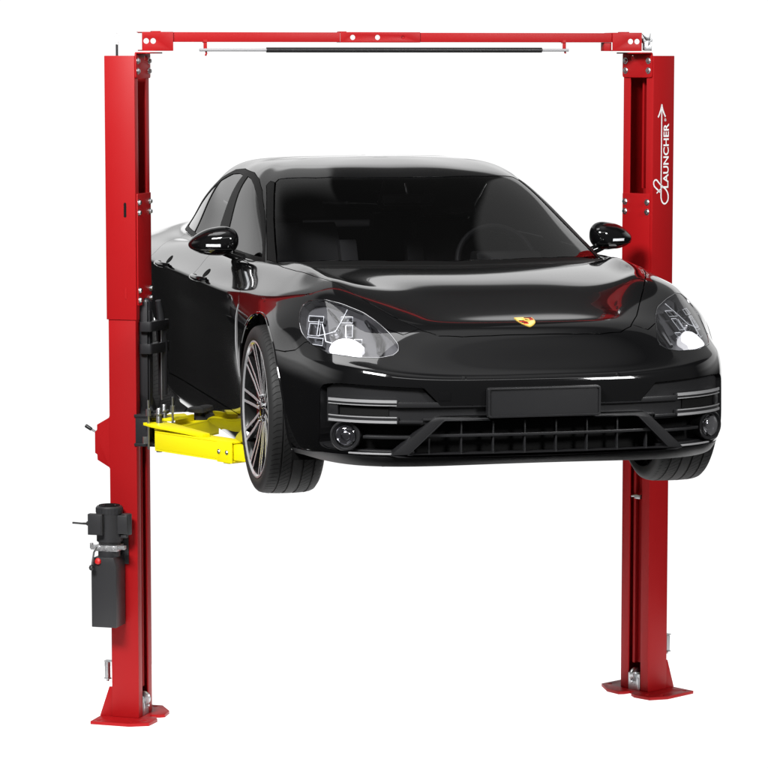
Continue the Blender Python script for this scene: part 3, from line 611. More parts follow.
# --- cutting the skin along outlines: every panel takes its faces from the same surface
sk = bmesh.new()
sv = [sk.verts.new(v) for v in GV]
for f in GF:
    vs = [sv[i] for i in f]
    try: sk.faces.new(vs)
    except ValueError: pass
bmesh.ops.remove_doubles(sk, verts=sk.verts, dist=1e-5)
TAG = sk.faces.layers.int.new('tag'); CAND = sk.faces.layers.int.new('cand')
def convex_pieces(poly):
    tris = tessellate_polygon([[Vector((x, y, 0)) for x, y in poly]])
    pcs = [list(t) for t in tris]
    def ccw(p):
        a = sum(poly[p[i-1]][0]*poly[p[i]][1]-poly[p[i]][0]*poly[p[i-1]][1] for i in range(len(p)))
        return p if a > 0 else p[::-1]
    pcs = [ccw(p) for p in pcs]
    def convex(p):
        n = len(p)
        for i in range(n):
            a, b, c = poly[p[i-2]], poly[p[i-1]], poly[p[i]]
            if (b[0]-a[0])*(c[1]-b[1])-(b[1]-a[1])*(c[0]-b[0]) < -1e-9: return False
        return True
    done = False
    while not done:
        done = True
        for i in range(len(pcs)):
            for j in range(i+1, len(pcs)):
                A, B = pcs[i], pcs[j]
                for k in range(len(A)):
                    e = (A[k], A[(k+1) % len(A)])
                    for l in range(len(B)):
                        if (B[(l+1) % len(B)], B[l]) == e:
                            m = [A[(k+1+q) % len(A)] for q in range(len(A))] + [B[(l+2+q) % len(B)] for q in range(len(B)-2)]
                            if convex(m):
                                pcs[i] = m; del pcs[j]; done = False
                            break
                    if not done: break
                if not done: break
            if not done: break
    return [[poly[k] for k in p] for p in pcs]
AX = {'front': (0, 2), 'side': (1, 2), 'top': (0, 1)}
def cut(poly, axis, tag, filt):
    ia, ib = AX[axis]
    for pc in convex_pieces(poly):
        lo = [min(p[k] for p in pc) for k in (0, 1)]; hi = [max(p[k] for p in pc) for k in (0, 1)]
        cand = []
        for f in sk.faces:
            f[CAND] = 0
            if f[TAG]: continue
            xs = [v.co[ia] for v in f.verts]; ys = [v.co[ib] for v in f.verts]
            if max(xs) < lo[0] or min(xs) > hi[0] or max(ys) < lo[1] or min(ys) > hi[1]: continue
            if filt(f.calc_center_median(), f.normal): f[CAND] = 1; cand.append(f)
        for k in range(len(pc)):
            a, b = pc[k-1], pc[k]
            d = (b[0]-a[0], b[1]-a[1])
            if abs(d[0])+abs(d[1]) < 1e-9: continue
            no = [0, 0, 0]; no[ia] = d[1]; no[ib] = -d[0]; no = Vector(no).normalized()
            co = [0, 0, 0]; co[ia] = a[0]; co[ib] = a[1]; co = Vector(co)
            fs = [f for f in sk.faces if f[CAND]]
            if not fs: break
            geo = set(fs)
            for f in fs: geo.update(f.edges); geo.update(f.verts)
            bmesh.ops.bisect_plane(sk, geom=list(geo), dist=1e-5, plane_co=co, plane_no=no)
            for f in sk.faces:
                if f[CAND] and (f.calc_center_median()-co).dot(no) > 0: f[CAND] = 0
        for f in sk.faces:
            if f[CAND]: f[TAG] = tag; f[CAND] = 0
sk.normal_update()
front = lambda c, n: c.y < -.15 and c.z < .9
def sidef(s): return lambda c, n: c.x*s > .40
REG = {}
def region(name, poly, axis, filt):
    REG[name] = len(REG)+1; cut(poly, axis, REG[name], filt)
for s in (-1, 1):
    for yc in (0, 2.95): region('arch%d%g' % (s, yc), arch(yc), 'side', sidef(s))
    region('headlight%d' % s, [(s*x, z) for x, z in HEAD], 'front', front)
region('intake', INTAKE, 'front', front)
region('hood', HOOD, 'top', lambda c, n: c.y < .7 and c.z > .55)
region('windscreen', WIND, 'top', lambda c, n: c.z > .85 and c.y < 1.6)
region('cowl', COWL, 'top', lambda c, n: c.y < .8 and c.z > .8)
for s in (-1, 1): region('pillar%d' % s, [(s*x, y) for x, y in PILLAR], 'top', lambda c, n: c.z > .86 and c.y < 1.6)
region('lip', LIP, 'front', lambda c, n: c.y < -.2)
region('bumper', BUMP, 'front', lambda c, n: c.y < -.2 and c.z < .8)
for s in (-1, 1):
    region('fwin%d' % s, FWIN, 'side', sidef(s)); region('rwin%d' % s, RWIN, 'side', sidef(s)); region('qwin%d' % s, QWIN, 'side', sidef(s))
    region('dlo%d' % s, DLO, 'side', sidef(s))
    region('fdoor%d' % s, FDOOR, 'side', lambda c, n, s=s: c.x*s > .8); region('rdoor%d' % s, RDOOR, 'side', lambda c, n, s=s: c.x*s > .7)
    region('skirt%d' % s, SKIRT, 'side', lambda c, n, s=s: c.x*s > .7)
RWG = mirror_poly([(0,2.80),(.20,2.81),(.37,2.85),(.44,2.93),(.50,3.08),(.50,3.2),(.40,3.42),(.22,3.49),(0,3.51)])
region('rearglass', RWG, 'top', lambda c, n: c.z > .95)
def panel(tag, name, m, gap=.0023, lip=.014, off=0, parent=car, keep_lip=True, inner=None, split=40):
    """one panel: its faces of the skin, boundary drawn back by the shut-line gap, folded edge"""
    bm = bmesh.new(); vm = {}; fl = []
    for f in sk.faces:
        if f[TAG] != tag: continue
        vs = []
        for v in f.verts:
            if v.index not in vm: vm[v.index] = bm.verts.new(v.co)
            vs.append(vm[v.index])
        try: fl.append(bm.faces.new(vs))
        except ValueError: pass
    bm.normal_update()
    nrm = {v: snorm(v.co) for v in bm.verts}
    if gap:
        mv = {}
        for e in bm.edges:
            if len(e.link_faces) == 1:
                f = e.link_faces[0]; d = (e.verts[1].co-e.verts[0].co)
                if d.length < 1e-7: continue
                p = d.cross(f.normal).normalized()
                if p.dot(f.calc_center_median()-e.verts[0].co) < 0: p = -p
                for v in e.verts:
                    if abs(v.co.x) < 1e-6: pass
                    mv.setdefault(v, []).append(p)
        for v, ps in mv.items():
            q = sum(ps, Vector())
            if q.length > 1e-6: v.co += q.normalized()*gap
    if off:
        for v in bm.verts: v.co -= nrm[v]*off
    main = list(bm.verts)
    if lip:
        be = [e for e in bm.edges if len(e.link_faces) == 1]
        dup, low = {}, {}
        for e in be:
            f = e.link_faces[0]; a, b = e.verts
            for v in (a, b):
                if v not in dup:
                    dup[v] = bm.verts.new(v.co-nrm[v]*.0004); low[v] = bm.verts.new(v.co-nrm[v]*lip)
            ls = [l for l in f.loops if l.edge == e][0]
            a = ls.vert; b = e.other_vert(a)
            try: bm.faces.new([dup[b], dup[a], low[a], low[b]])
            except ValueError: pass
            try: bm.faces.new([b, a, dup[a], dup[b]])
            except ValueError: pass
    bm.normal_update(); bm.verts.index_update()
    norms = [None]*len(bm.verts)
    for v in bm.verts: norms[v.index] = nrm[v] if v in nrm else v.normal.copy()
    me = bpy.data.meshes.new(name); bm.to_mesh(me)
    bm.free()
    me.materials.append(m)
    me.polygons.foreach_set('use_smooth', [True]*len(me.polygons))
    me.normals_split_custom_set_from_vertices([tuple(n) for n in norms])
    return link(name, me, parent)
sk.verts.index_update(); sk.normal_update()
# orient all faces outwards
flip = [f for f in sk.faces if f.normal.dot(snorm(f.calc_center_median())) < 0]
if flip: bmesh.ops.reverse_faces(sk, faces=flip)
sk.verts.index_update(); sk.normal_update()
body = panel(0, 'body', M['paint'])
hood = panel(REG['hood'], 'hood', M['paint'])
bumper = panel(REG['bumper'], 'front_bumper', M['paint'])
lip = panel(REG['lip'], 'front_lip', M['satin'], lip=.03)
panel(REG['windscreen'], 'windscreen', M['wind'], gap=.004, lip=0, off=.002)
panel(REG['cowl'], 'cowl', M['dull_black'], gap=.001)
for s in (-1, 1): panel(REG['pillar%d' % s], 'pillar_trim', M['dull_black'], gap=.001)  # glossy pillar reflecting dark, put in as a dull black strip
panel(REG['rearglass'], 'rear_window', M['rear'], gap=.004, lip=0, off=.002)
for s in (-1, 1):
    trim = panel(REG['dlo%d' % s], 'window_trim_dark_band', M['dull_black'], gap=.001, lip=.02)  # black trim, with the dark reflection round the windows put into its colour
    for k in ('fwin', 'rwin', 'qwin'): panel(REG['%s%d' % (k, s)], 'side_window' if k != 'qwin' else 'quarter_window', M['side'], gap=.001, lip=0, off=.003)
    fd = panel(REG['fdoor%d' % s], 'front_door', M['paint']); rd = panel(REG['rdoor%d' % s], 'rear_door', M['paint'])
    panel(REG['skirt%d' % s], 'side_skirt', M['paint'], gap=.0012)
    # handles
    for d, yc in ((fd, 1.25), (rd, 2.2)):
        c0 = hit_side(s, yc, .807)
        h = MB(); xs = [(-.115,.004),(-.10,.024),(-.06,.034),(.06,.034),(.10,.026),(.115,.006)]
        h.tube([hit_side(s, yc+a, .805)+Vector((s*o_, 0, 0)) for a, o_ in xs], [.009,.012,.013,.013,.012,.009], 12)
        h.build('door_handle', M['paint'], d)
        h = MB(); h.lathe([(.001,0),(.030,.0),(.031,.002),(.028,.0022),(.001,.0020)], 24, Matrix.Translation(hit_side(s, yc-.005, .825)-snorm(c0)*.0005) @ snorm(hit_side(s, yc, .825)).to_track_quat('Z','Y').to_matrix().to_4x4() @ Matrix.Diagonal((1.2,.8,1,1)))
        h.build('handle_recess', M['matte'], d)
    # vent blade behind the front wheel, pale to carry a painted reflection
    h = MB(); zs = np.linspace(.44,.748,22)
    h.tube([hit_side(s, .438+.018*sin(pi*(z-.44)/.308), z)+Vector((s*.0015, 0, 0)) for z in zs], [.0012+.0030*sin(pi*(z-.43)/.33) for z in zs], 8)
    h.build('vent_blade_glint', M['guide'], car)
# --- wheel housings, inner liner, floor pan: what shuts the body off from below
for s in (-1, 1):
    for yc in (0, 2.95):
        w = MB(); pts = [(yc+.40*cos(a), .352+.40*sin(a)) for a in np.linspace(radians(-25), radians(205), 26)]
        vs = [(s*x, y, z) for y, z in pts for x in (.60,.90 if yc else .87)]
        n = len(pts)
        w._add(vs, [(2*i, 2*i+1, 2*i+3, 2*i+2) for i in range(n-1)] + [tuple(2*i for i in range(n))])
        w.build('wheel_housing', M['matte'], car)
ln = MB(); inset = GV-GNF*.028
def keep(i):
    x, y, z = GV[i]; ax = abs(x)
    if y < -.5 and .24 < z < .56 and ax < .86: return False
    if y < -.2 and ax > .48 and .6 < z < .86: return False
    if ax > .55 and min(math.hypot(y-0, z-.352), math.hypot(y-2.95, z-.352)) < .44: return False
    if z > .895: return False
    return True
ln._add([tuple(v) for v in inset], [f for f in GF if all(keep(i) for i in f)])
ln.build('inner_liner', M['matte'], car, fix=False)
fp = MB()
fp.prism([(-.60,-.80),(.60,-.80),(.60,4.0),(-.60,4.0)], .205, .23); fp.prism([(.6005,.44),(.855,.44),(.855,2.5),(.6005,2.5)], .200, .225); fp.prism([(-.6005,.44),(-.855,.44),(-.855,2.5),(-.6005,2.5)], .200, .225)
fp.build('floor_pan', M['matte'], car)
for y, d in ((-.45,(1.2,.02,.5)), (.42,(1.5,.02,.65))): bk = MB(); bk.box((0,y,.45 if y < 0 else .55), d); bk.build('firewall' if y > 0 else 'radiator_core', M['matte'], car)
for s in (-1, 1):
    for yc in (0, 2.95):
        ps_ = []
        for a in np.linspace(radians(-22), radians(202), 60):
            h = hit_side(s, yc+.394*cos(a), .352+.394*sin(a))
            if h and abs(h.x) > .80: ps_.append(h-Vector((s*.001, 0, 0)))
        al = MB(); al.tube(ps_, .0055, 8); al.build('arch_lip', M['paint'], car)
# --- intake: bars, light strips, fog lamps
def skin_strip(mb, xs, z0, z1, d0, d1, mi=0):
    """bar following the nose: d0 = depth of its front face behind the skin, d1 = of its back; z0, z1 numbers or functions of x"""
    f0 = z0 if callable(z0) else (lambda x: z0); f1 = z1 if callable(z1) else (lambda x: z1)
    vs = []
    for x in xs:
        zm = (f0(x)+f1(x))/2
        p = hit_front(x, zm); n = snorm(p); n = Vector((n.x, n.y, 0)).normalized()
        a, b = p-n*d0, p-n*d1
        vs += [(a.x,a.y,f0(x)),(a.x,a.y,f1(x)),(b.x,b.y,f1(x)),(b.x,b.y,f0(x))]
    n = len(xs)
    mb._add(vs, [(4*i+k, 4*i+(k+1) % 4, 4*(i+1)+(k+1) % 4, 4*(i+1)+k) for i in range(n-1) for k in range(4)] + [(0,1,2,3), tuple(4*(n-1)+k for k in (3,2,1,0))], None, mi)
def lin(a, b, n): return list(np.linspace(a, b, n))
cav = MB(); skin_strip(cav, lin(-.84,.84,50), .235, .56, .10, .11); cav.build('intake_back', M['matte'], bumper)
rim_ = bmesh.new(); vm = {}
for e in sk.edges:
    t = [f[TAG] for f in e.link_faces]
    if len(t) == 2 and t.count(REG['intake']) == 1:
        q = []
        for v in e.verts:
            if v.index not in vm:
                n = snorm(v.co); n = Vector((n.x, n.y, 0)).normalized()
                vm[v.index] = (rim_.verts.new(v.co-n*.0005), rim_.verts.new(v.co-n*.10))
            q.append(vm[v.index])
        rim_.faces.new([q[0][0], q[1][0], q[1][1], q[0][1]])
me = bpy.data.meshes.new('intake_wall'); rim_.to_mesh(me); rim_.free(); me.materials.append(M['satin']); link('intake_wall', me, bumper)
# upper inset panels beside the plate
for s in (-1, 1):
    p_ = MB()
    skin_strip(p_, [s*x for x in lin(.205,.47,12)], lambda x: .400 if abs(x) < .40 else .400-.020*(abs(x)-.40)/.07, lambda x: .452 if abs(x) < .405 else .452+.063*(abs(x)-.405)/.065, .020, .030)
    skin_strip(p_, [s*x for x in lin(.4701,.815,18)], .378, lambda x: .518+.012*min(1,(abs(x)-.47)/.25) if abs(x) < .79 else .53-.02*(abs(x)-.79)/.025, .020, .030)
    p_.build('inset_panel', M['satin'], bumper)
    b_ = MB()
    skin_strip(b_, [s*x for x in lin(.205,.575,18)], .447, .468, .001, .019); b_.build('upper_blade', M['satin'], bumper, bevel=.003)
    b_ = MB()
    skin_strip(b_, [s*x for x in lin(.205,.47,14)], .396, .404, .006, .03)
    skin_strip(b_, [s*x for x in lin(.4701,.60,8)], .385, .396, .008, .03)
    b_.build('lower_ridge', M['satin'], bumper, bevel=.002)
    # daytime light: two strips joined at the outer end round a dark slot
    k_ = MB()
    skin_strip(k_, [s*x for x in lin(.562,.795,14)], .453, .475, .000, .018); skin_strip(k_, [s*x for x in lin(.562,.795,14)], .386, .411, .000, .018)
    skin_strip(k_, [s*x for x in lin(.775,.800,4)], .4112, .4528, .006, .019)
    dl = k_.build('daytime_light', M['satin'], car, bevel=.003)
    k_ = MB(); skin_strip(k_, [s*x for x in lin(.60,.772,10)], .4115, .4525, .0150, .0195); k_.build('light_slot', M['matte'], dl)
    for za, zb in ((.4645,.4755),(.386,.396),(.453,.4565),(.407,.411)):
        k_ = MB(); skin_strip(k_, [s*x for x in lin(.568,.80,14)], za, zb, -.0012, .004); k_.build('light_guide', M['guide'], dl)
    # fog lamp
    fx, fz = .752, .330
    p = hit_front(s*fx, fz); n = snorm(p); ax = Vector((n.x*.45, n.y, 0)).normalized()
    mxf = Matrix.Translation(p-ax*.035) @ ax.to_track_quat('Z','Y').to_matrix().to_4x4()
    k_ = MB(); k_.lathe([(.060,-.03),(.060,.020),(.057,.024),(.052,.024),(.048,.016),(.044,.016),(.0435,.010),(.001,.010)], 40, mxf)
    fg = k_.build('fog_lamp', M['satin'], car)
    k_ = MB(); k_.lathe([(.042,.0105),(.040,.014),(.024,.006),(.020,.012),(.012,.017),(.001,.018)], 36, mxf); k_.build('lamp_reflector_glare', M['smoke'], fg)
    k_ = MB(); k_.lathe([(.0435,.018),(.036,.026),(.022,.0315),(.001,.034)], 36, mxf); k_.build('lamp_lens', M['lens'], fg)
    b_ = MB(); skin_strip(b_, [s*x for x in lin(.50,.70,10)], .322, .334, .028, .075); b_.build('fog_blade', M['satin'], bumper, bevel=.003)
    b_ = MB(); skin_strip(b_, [s*x for x in lin(.556,.735,12)], .2625, .2685, -.002, .012); b_.build('lip_strip', M['guide'], bumper, bevel=.001)  # pale strip along the top of the lip
    b_ = MB(); skin_strip(b_, [s*x for x in lin(.50,.80,12)], .263, .275, .035, .095); b_.build('fog_shelf', M['satin'], bumper, bevel=.003)
# centre grille
g = MB(); gx = [.0635+.127*k for k in range(4)]
topz = lambda x: .390 if abs(x) < .395 else .390-.125*(abs(x)-.395)/.155
xs = lin(-.47,.47,40)
skin_strip(g, xs, .330, .341, .022, .05)
for x in [s*a for a in gx for s in (-1, 1)]:
    zt = min(.392, topz(x)+.0)
    skin_strip(g, [x-.0035, x+.0035], .258, zt, .028, .05)
g.build('grille', M['satin'], bumper, bevel=.0015)
g = MB()
ycurve = {}
def ysk(x):
    k = round(x, 4)
    if k not in ycurve: ycurve[k] = hit_front(x, .33).y
    return ycurve[k]
def subdiv(poly, step=.03):
    o = []
    for i in range(len(poly)):
        a, b = poly[i], poly[(i+1) % len(poly)]; n = max(1, int(math.hypot(b[0]-a[0], b[1]-a[1])/step))
        o += [(a[0]+(b[0]-a[0])*t/n, a[1]+(b[1]-a[1])*t/n) for t in range(n)]
    return o
OUT = [(-.565,.2545),(.565,.2545),(.592,.262),(.425,.410),(.405,.416),(-.405,.416),(-.425,.410),(-.592,.262)]
INN = [(-.525,.266),(.525,.266),(.393,.392),(.385,.396),(-.385,.396),(-.393,.392)]
for q0, q1, inn, out in ((-.003,.05,INN,OUT), (-.0065,-.0031,[(x*(1-.0), z) for x, z in INN],[(-.530,.2625),(.530,.2625),(.398,.3945),(.388,.400),(-.388,.400),(-.398,.3945)])):
    g.prism(subdiv(out), q0, q1, holes=[subdiv(inn)], fn=lambda p,q,r: (p, ysk(p)+r, q), mi=0)
g.build('grille_frame', M['satin'], bumper, bevel=.003)
# plate holder
k_ = MB(); k_.prism(rounded([(-.222,.411),(.222,.411),(.222,.519),(-.222,.519)], .010, 4), -.988, -.958, fn=lambda p,q,r: (p,r,q))
pl = k_.build('plate_holder', M['satin'], car, bevel=.002)
k_ = MB(); k_.prism(rounded([(-.226,.407),(.226,.407),(.226,.523),(-.226,.523)], .012, 4), -.9935, -.9555, fn=lambda p,q,r: (p,r,q), holes=[rounded([(-.219,.414),(.219,.414),(.219,.516),(-.219,.516)], .008, 4)])
k_.build('plate_frame', M['satin'], pl, bevel=.0015)
# tow cover, parking sensors
for x, z, r in ((-.31,.560,.009), (.31,.560,.009)):
    p = hit_front(x, z); k_ = MB(); k_.lathe([(r,-.002),(r,.0008),(r*.8,.0014),(.0005,.0014)], 20, Matrix.Translation(p) @ snorm(p).to_track_quat('Z','Y').to_matrix().to_4x4()); k_.build('parking_sensor', M['paint'], bumper)
k_ = MB(); skin_strip(k_, lin(-.41,-.365,4), .474, .508, -.0025, .004); k_.build('tow_eye_cover', M['paint'], bumper, bevel=.0012)
# --- headlights
def head_map(x, z, s, depth):
    p = hit_front(s*x, z); n = snorm(p); d = (Vector((n.x*.5, n.y, n.z*.4))).normalized()
    return p-d*depth
for s in (-1, 1):
    tag = REG['headlight%d' % s]
    hb = bmesh.new(); vm = {}
    for f in sk.faces:
        if f[TAG] != tag: continue
        vs = []
        for v in f.verts:
            if v.index not in vm:
                n = snorm(v.co); d = Vector((n.x*.5, n.y, n.z*.4)).normalized(); vm[v.index] = (hb.verts.new(v.co-d*.055), v)
            vs.append(vm[v.index][0])
        try: hb.faces.new(vs)
        except ValueError: pass
    for e in list(hb.edges):
        if len(e.link_faces) == 1:
            a, b = e.verts
            inv = {k[0]: k[1] for k in vm.values()}
            if a in inv and b in inv:
                na = hb.verts.new(inv[a].co-snorm(inv[a].co)*.003); nb = hb.verts.new(inv[b].co-snorm(inv[b].co)*.003)
                hb.faces.new([a, b, nb, na])
    bmesh.ops.remove_doubles(hb, verts=hb.verts, dist=1e-5)
    me = bpy.data.meshes.new('headlight'); hb.to_mesh(me); hb.free(); me.materials.append(M['bucket'])
    hl = link('headlight', me, car)
    panel(tag, 'headlight_lens', M['lens'], gap=.002, lip=0, off=.001, parent=hl)
    seal = MB(); out = rounded([(s*x, z) for x, z in HEAD], .01, 2)
    loop = []
    for x, z in out:
        p = hit_front(x, z)
        if p: loop.append(p-snorm(p)*.0005)
    loop.append(loop[0]); loop.append(loop[1])
    seal.tube(loop, .0016, 6, cap=False); seal.build('lamp_seal', M['smoke'], hl)
    px = lambda u, v: (.824-.00337*(u-300)+.00135*(v-312), .774-.0033*(v-312)+.0001*(u-300))
    for x0, x1, y0, y1 in ((305.5,319,312.7,319),(338,351,312.2,318.6),(307,317,321,334.5),(343.5,351,321,333.5),(307,321,336.5,344),(353,361.5,336,340.5)):
        cs = [(x0,y0),(x1,y0),(x1,y1),(x0,y1)]
        P = [head_map(*px(*c), s, .022) for c in cs]; B = [head_map(*px(*c), s, .05) for c in cs]
        fr = MB(); pn = MB(); fr.tube(P+[P[0], P[1]], .0014, 6, cap=False)
        Q = [head_map(*px(*c), s, .025) for c in cs]
        pn._add([tuple(q) for q in Q+B], [(0,1,2,3),(0,1,5,4),(1,2,6,5),(2,3,7,6),(3,0,4,7)])
        fr.build('led_frame', M['led'], hl, fix=False); pn.build('led_module', M['smoke'], hl)
    for cs_, rr, dp in ((((319,321.5),(322,330),(324.5,340),(331,341.5),(345,342)), .0024, .016), (((343.5,323),(345.5,340)), .0022, .016),
            (((345,305.5),(339,317),(333,329),(325,332),(316,335)), .0016, .014), (((315.5,317),(315.5,334)), .0013, .016)):
        st = MB(); st.tube([head_map(*px(*c), s, dp) for c in cs_], rr, 8); st.build('light_strip', M['led'], hl)
    pj = MB(); c0 = head_map(*px(332,329), s, .040); ax = (head_map(*px(332,329), s, .0)-c0).normalized()
    pj.lathe([(.024,-.01),(.024,.012),(.020,.016),(.018,.014),(.012,.021),(.001,.024)], 28, Matrix.Translation(c0) @ ax.to_track_quat('Z','Y').to_matrix().to_4x4())
    pj.build('projector', M['smoke'], hl)
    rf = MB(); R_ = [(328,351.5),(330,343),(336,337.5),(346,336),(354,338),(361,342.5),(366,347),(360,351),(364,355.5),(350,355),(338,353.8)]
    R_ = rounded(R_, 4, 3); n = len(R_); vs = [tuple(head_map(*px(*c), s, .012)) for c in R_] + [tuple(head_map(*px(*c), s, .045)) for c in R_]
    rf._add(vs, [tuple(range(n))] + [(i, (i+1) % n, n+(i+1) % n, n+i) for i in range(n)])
    rf.build('lamp_reflector_glare', M['lamp_glare'], hl)  # glowing white piece standing in for a softbox reflection in the lens
    bz = MB(); bz.tube([head_map(*px(*c), s, d) for c, d in (((366,316),.030),((374,326),.030),((380,338),.03),((381,350),.03))], [.008,.014,.016,.010], 10)
    bz.tube([head_map(*px(*c), s, d) for c, d in (((322,304),.03),((330,312),.03),((336,318),.035))], [.004,.007,.003], 10)
    bz.build('inner_bezel', M['smoke'], hl)
# --- emblem on the hood
em = MB()
def emb(pts, h0, h1, mi):
    """outline in emblem units (x -1..1 across, y 0 top .. 1 tip) laid on the hood"""
    vs = []
    for h in (h1, h0):
        for a, b in pts:
            x = a*.036; y = -.672-b*.115
            p = hit_top(x, y); vs.append(tuple(p+snorm(p)*h))
    n = len(pts)
    em._add(vs, [tuple(range(n))] + [(i, (i+1) % n, n+(i+1) % n, n+i) for i in range(n)], None, mi)
SH = [(-1,.04),(-.5,.02),(0,.0),(.5,.02),(1,.04),(1,.35),(.94,.55),(.78,.74),(.5,.88),(.2,.965),(0,1),(-.2,.965),(-.5,.88),(-.78,.74),(-.94,.55),(-1,.35)]
sc = lambda k, cy=.46: [(a*k, cy+(b-cy)*k) for a, b in SH]
emb(SH, -.001, .003, 0); emb(sc(.90), .0025, .0034, 1)
for (x0, x1, y0, y1) in ((.04,.90,.07,.46), (-.88,-.04,.48,.84)):
    for i in range(4):
        a, b = y0+(y1-y0)*i/4, y0+(y1-y0)*(i+.80)/4
        k = .16 if y0 > .45 and i > 1 else 0
        emb([(x0+k*(i-1),a),(x1,a),(x1,b),(x0+k*(i-1),b)], .003, .0040+.00005*i, 2 if i % 2 else 3)
emb([(.04+a*.40, .45+(b-.5)*.40) for a, b in SH], .003, .0048, 0); emb([(.04+a*.34, .45+(b-.5)*.34) for a, b in SH], .003, .0053, 4)
emb([(-.14,.44),(-.02,.36),(.06,.40),(.16,.47),(.2,.53),(.10,.52),(.02,.48),(-.04,.52),(-.08,.46)], .003, .0058, 3)
em.build('hood_emblem', [M['gold'], M['cream'], M['emred'], M['matte'], M['gold']], hood, fix=False)
# --- mirrors
MY = .09
for s in (-1, 1):
    bm = bmesh.new(); bmesh.ops.create_icosphere(bm, subdivisions=5, radius=1)
    for v in bm.verts:
        x, y, z = v.co
        q = (x+1)/2                                             # 0 inboard .. 1 outboard
        hz = .073*(1-.48*q**1.7); zc = -.020*q**1.5
        yy = .105*y*(1-.35*q) if y < 0 else .055*y
        bx = math.copysign(abs(x)**.85, x); bz = math.copysign(abs(z)**.85, z)
        v.co = (s*(.922+.108*bx), .985+MY+yy+.05*q, .982+zc+hz*bz)
    if s < 0: bmesh.ops.reverse_faces(bm, faces=bm.faces)
    me = bpy.data.meshes.new('door_mirror'); bm.to_mesh(me); bm.free(); me.materials.append(M['paint'])
    me.polygons.foreach_set('use_smooth', [True]*len(me.polygons)); mi = link('door_mirror', me, car)
    k_ = MB(); k_.tube([(s*.795,.98+MY,.900),(s*.845,.985+MY,.918),(s*.885,.99+MY,.935)], [.022,.020,.020], 12, Matrix.Diagonal((1,1,1,1))); k_.build('mirror_stalk', M['gloss'], mi)
    bvm = BVHTree.FromPolygons([v.co for v in me.vertices], [tuple(p.vertices) for p in me.polygons])
    k_ = MB(); vs = []
    xs = lin(.905,.965,8)
    for x in xs:
        for z in (.957,.968):
            h = bvm.ray_cast(Vector((s*x, 0, z)), Vector((0,1,0))); vs.append(h[0]+h[1]*.0016 if h[0] else Vector((s*x,1.0,z)))
    k_._add([tuple(v) for v in vs], [(2*i, 2*i+1, 2*i+3, 2*i+2) for i in range(len(xs)-1)]); k_.build('turn_signal', M['led'], mi, fix=False)
    # shut line between cap and lower half
    k_ = MB(); vs = []
    for x in lin(.835,1.02,18):
        h = bvm.ray_cast(Vector((s*x, 0, .945-.1*(x-.92)**2)), Vector((0,1,0)))
        if h[0]: vs.append(h[0]+h[1]*.0003)
    k_.tube(vs, .0016, 6); k_.build('mirror_seam', M['matte'], mi)
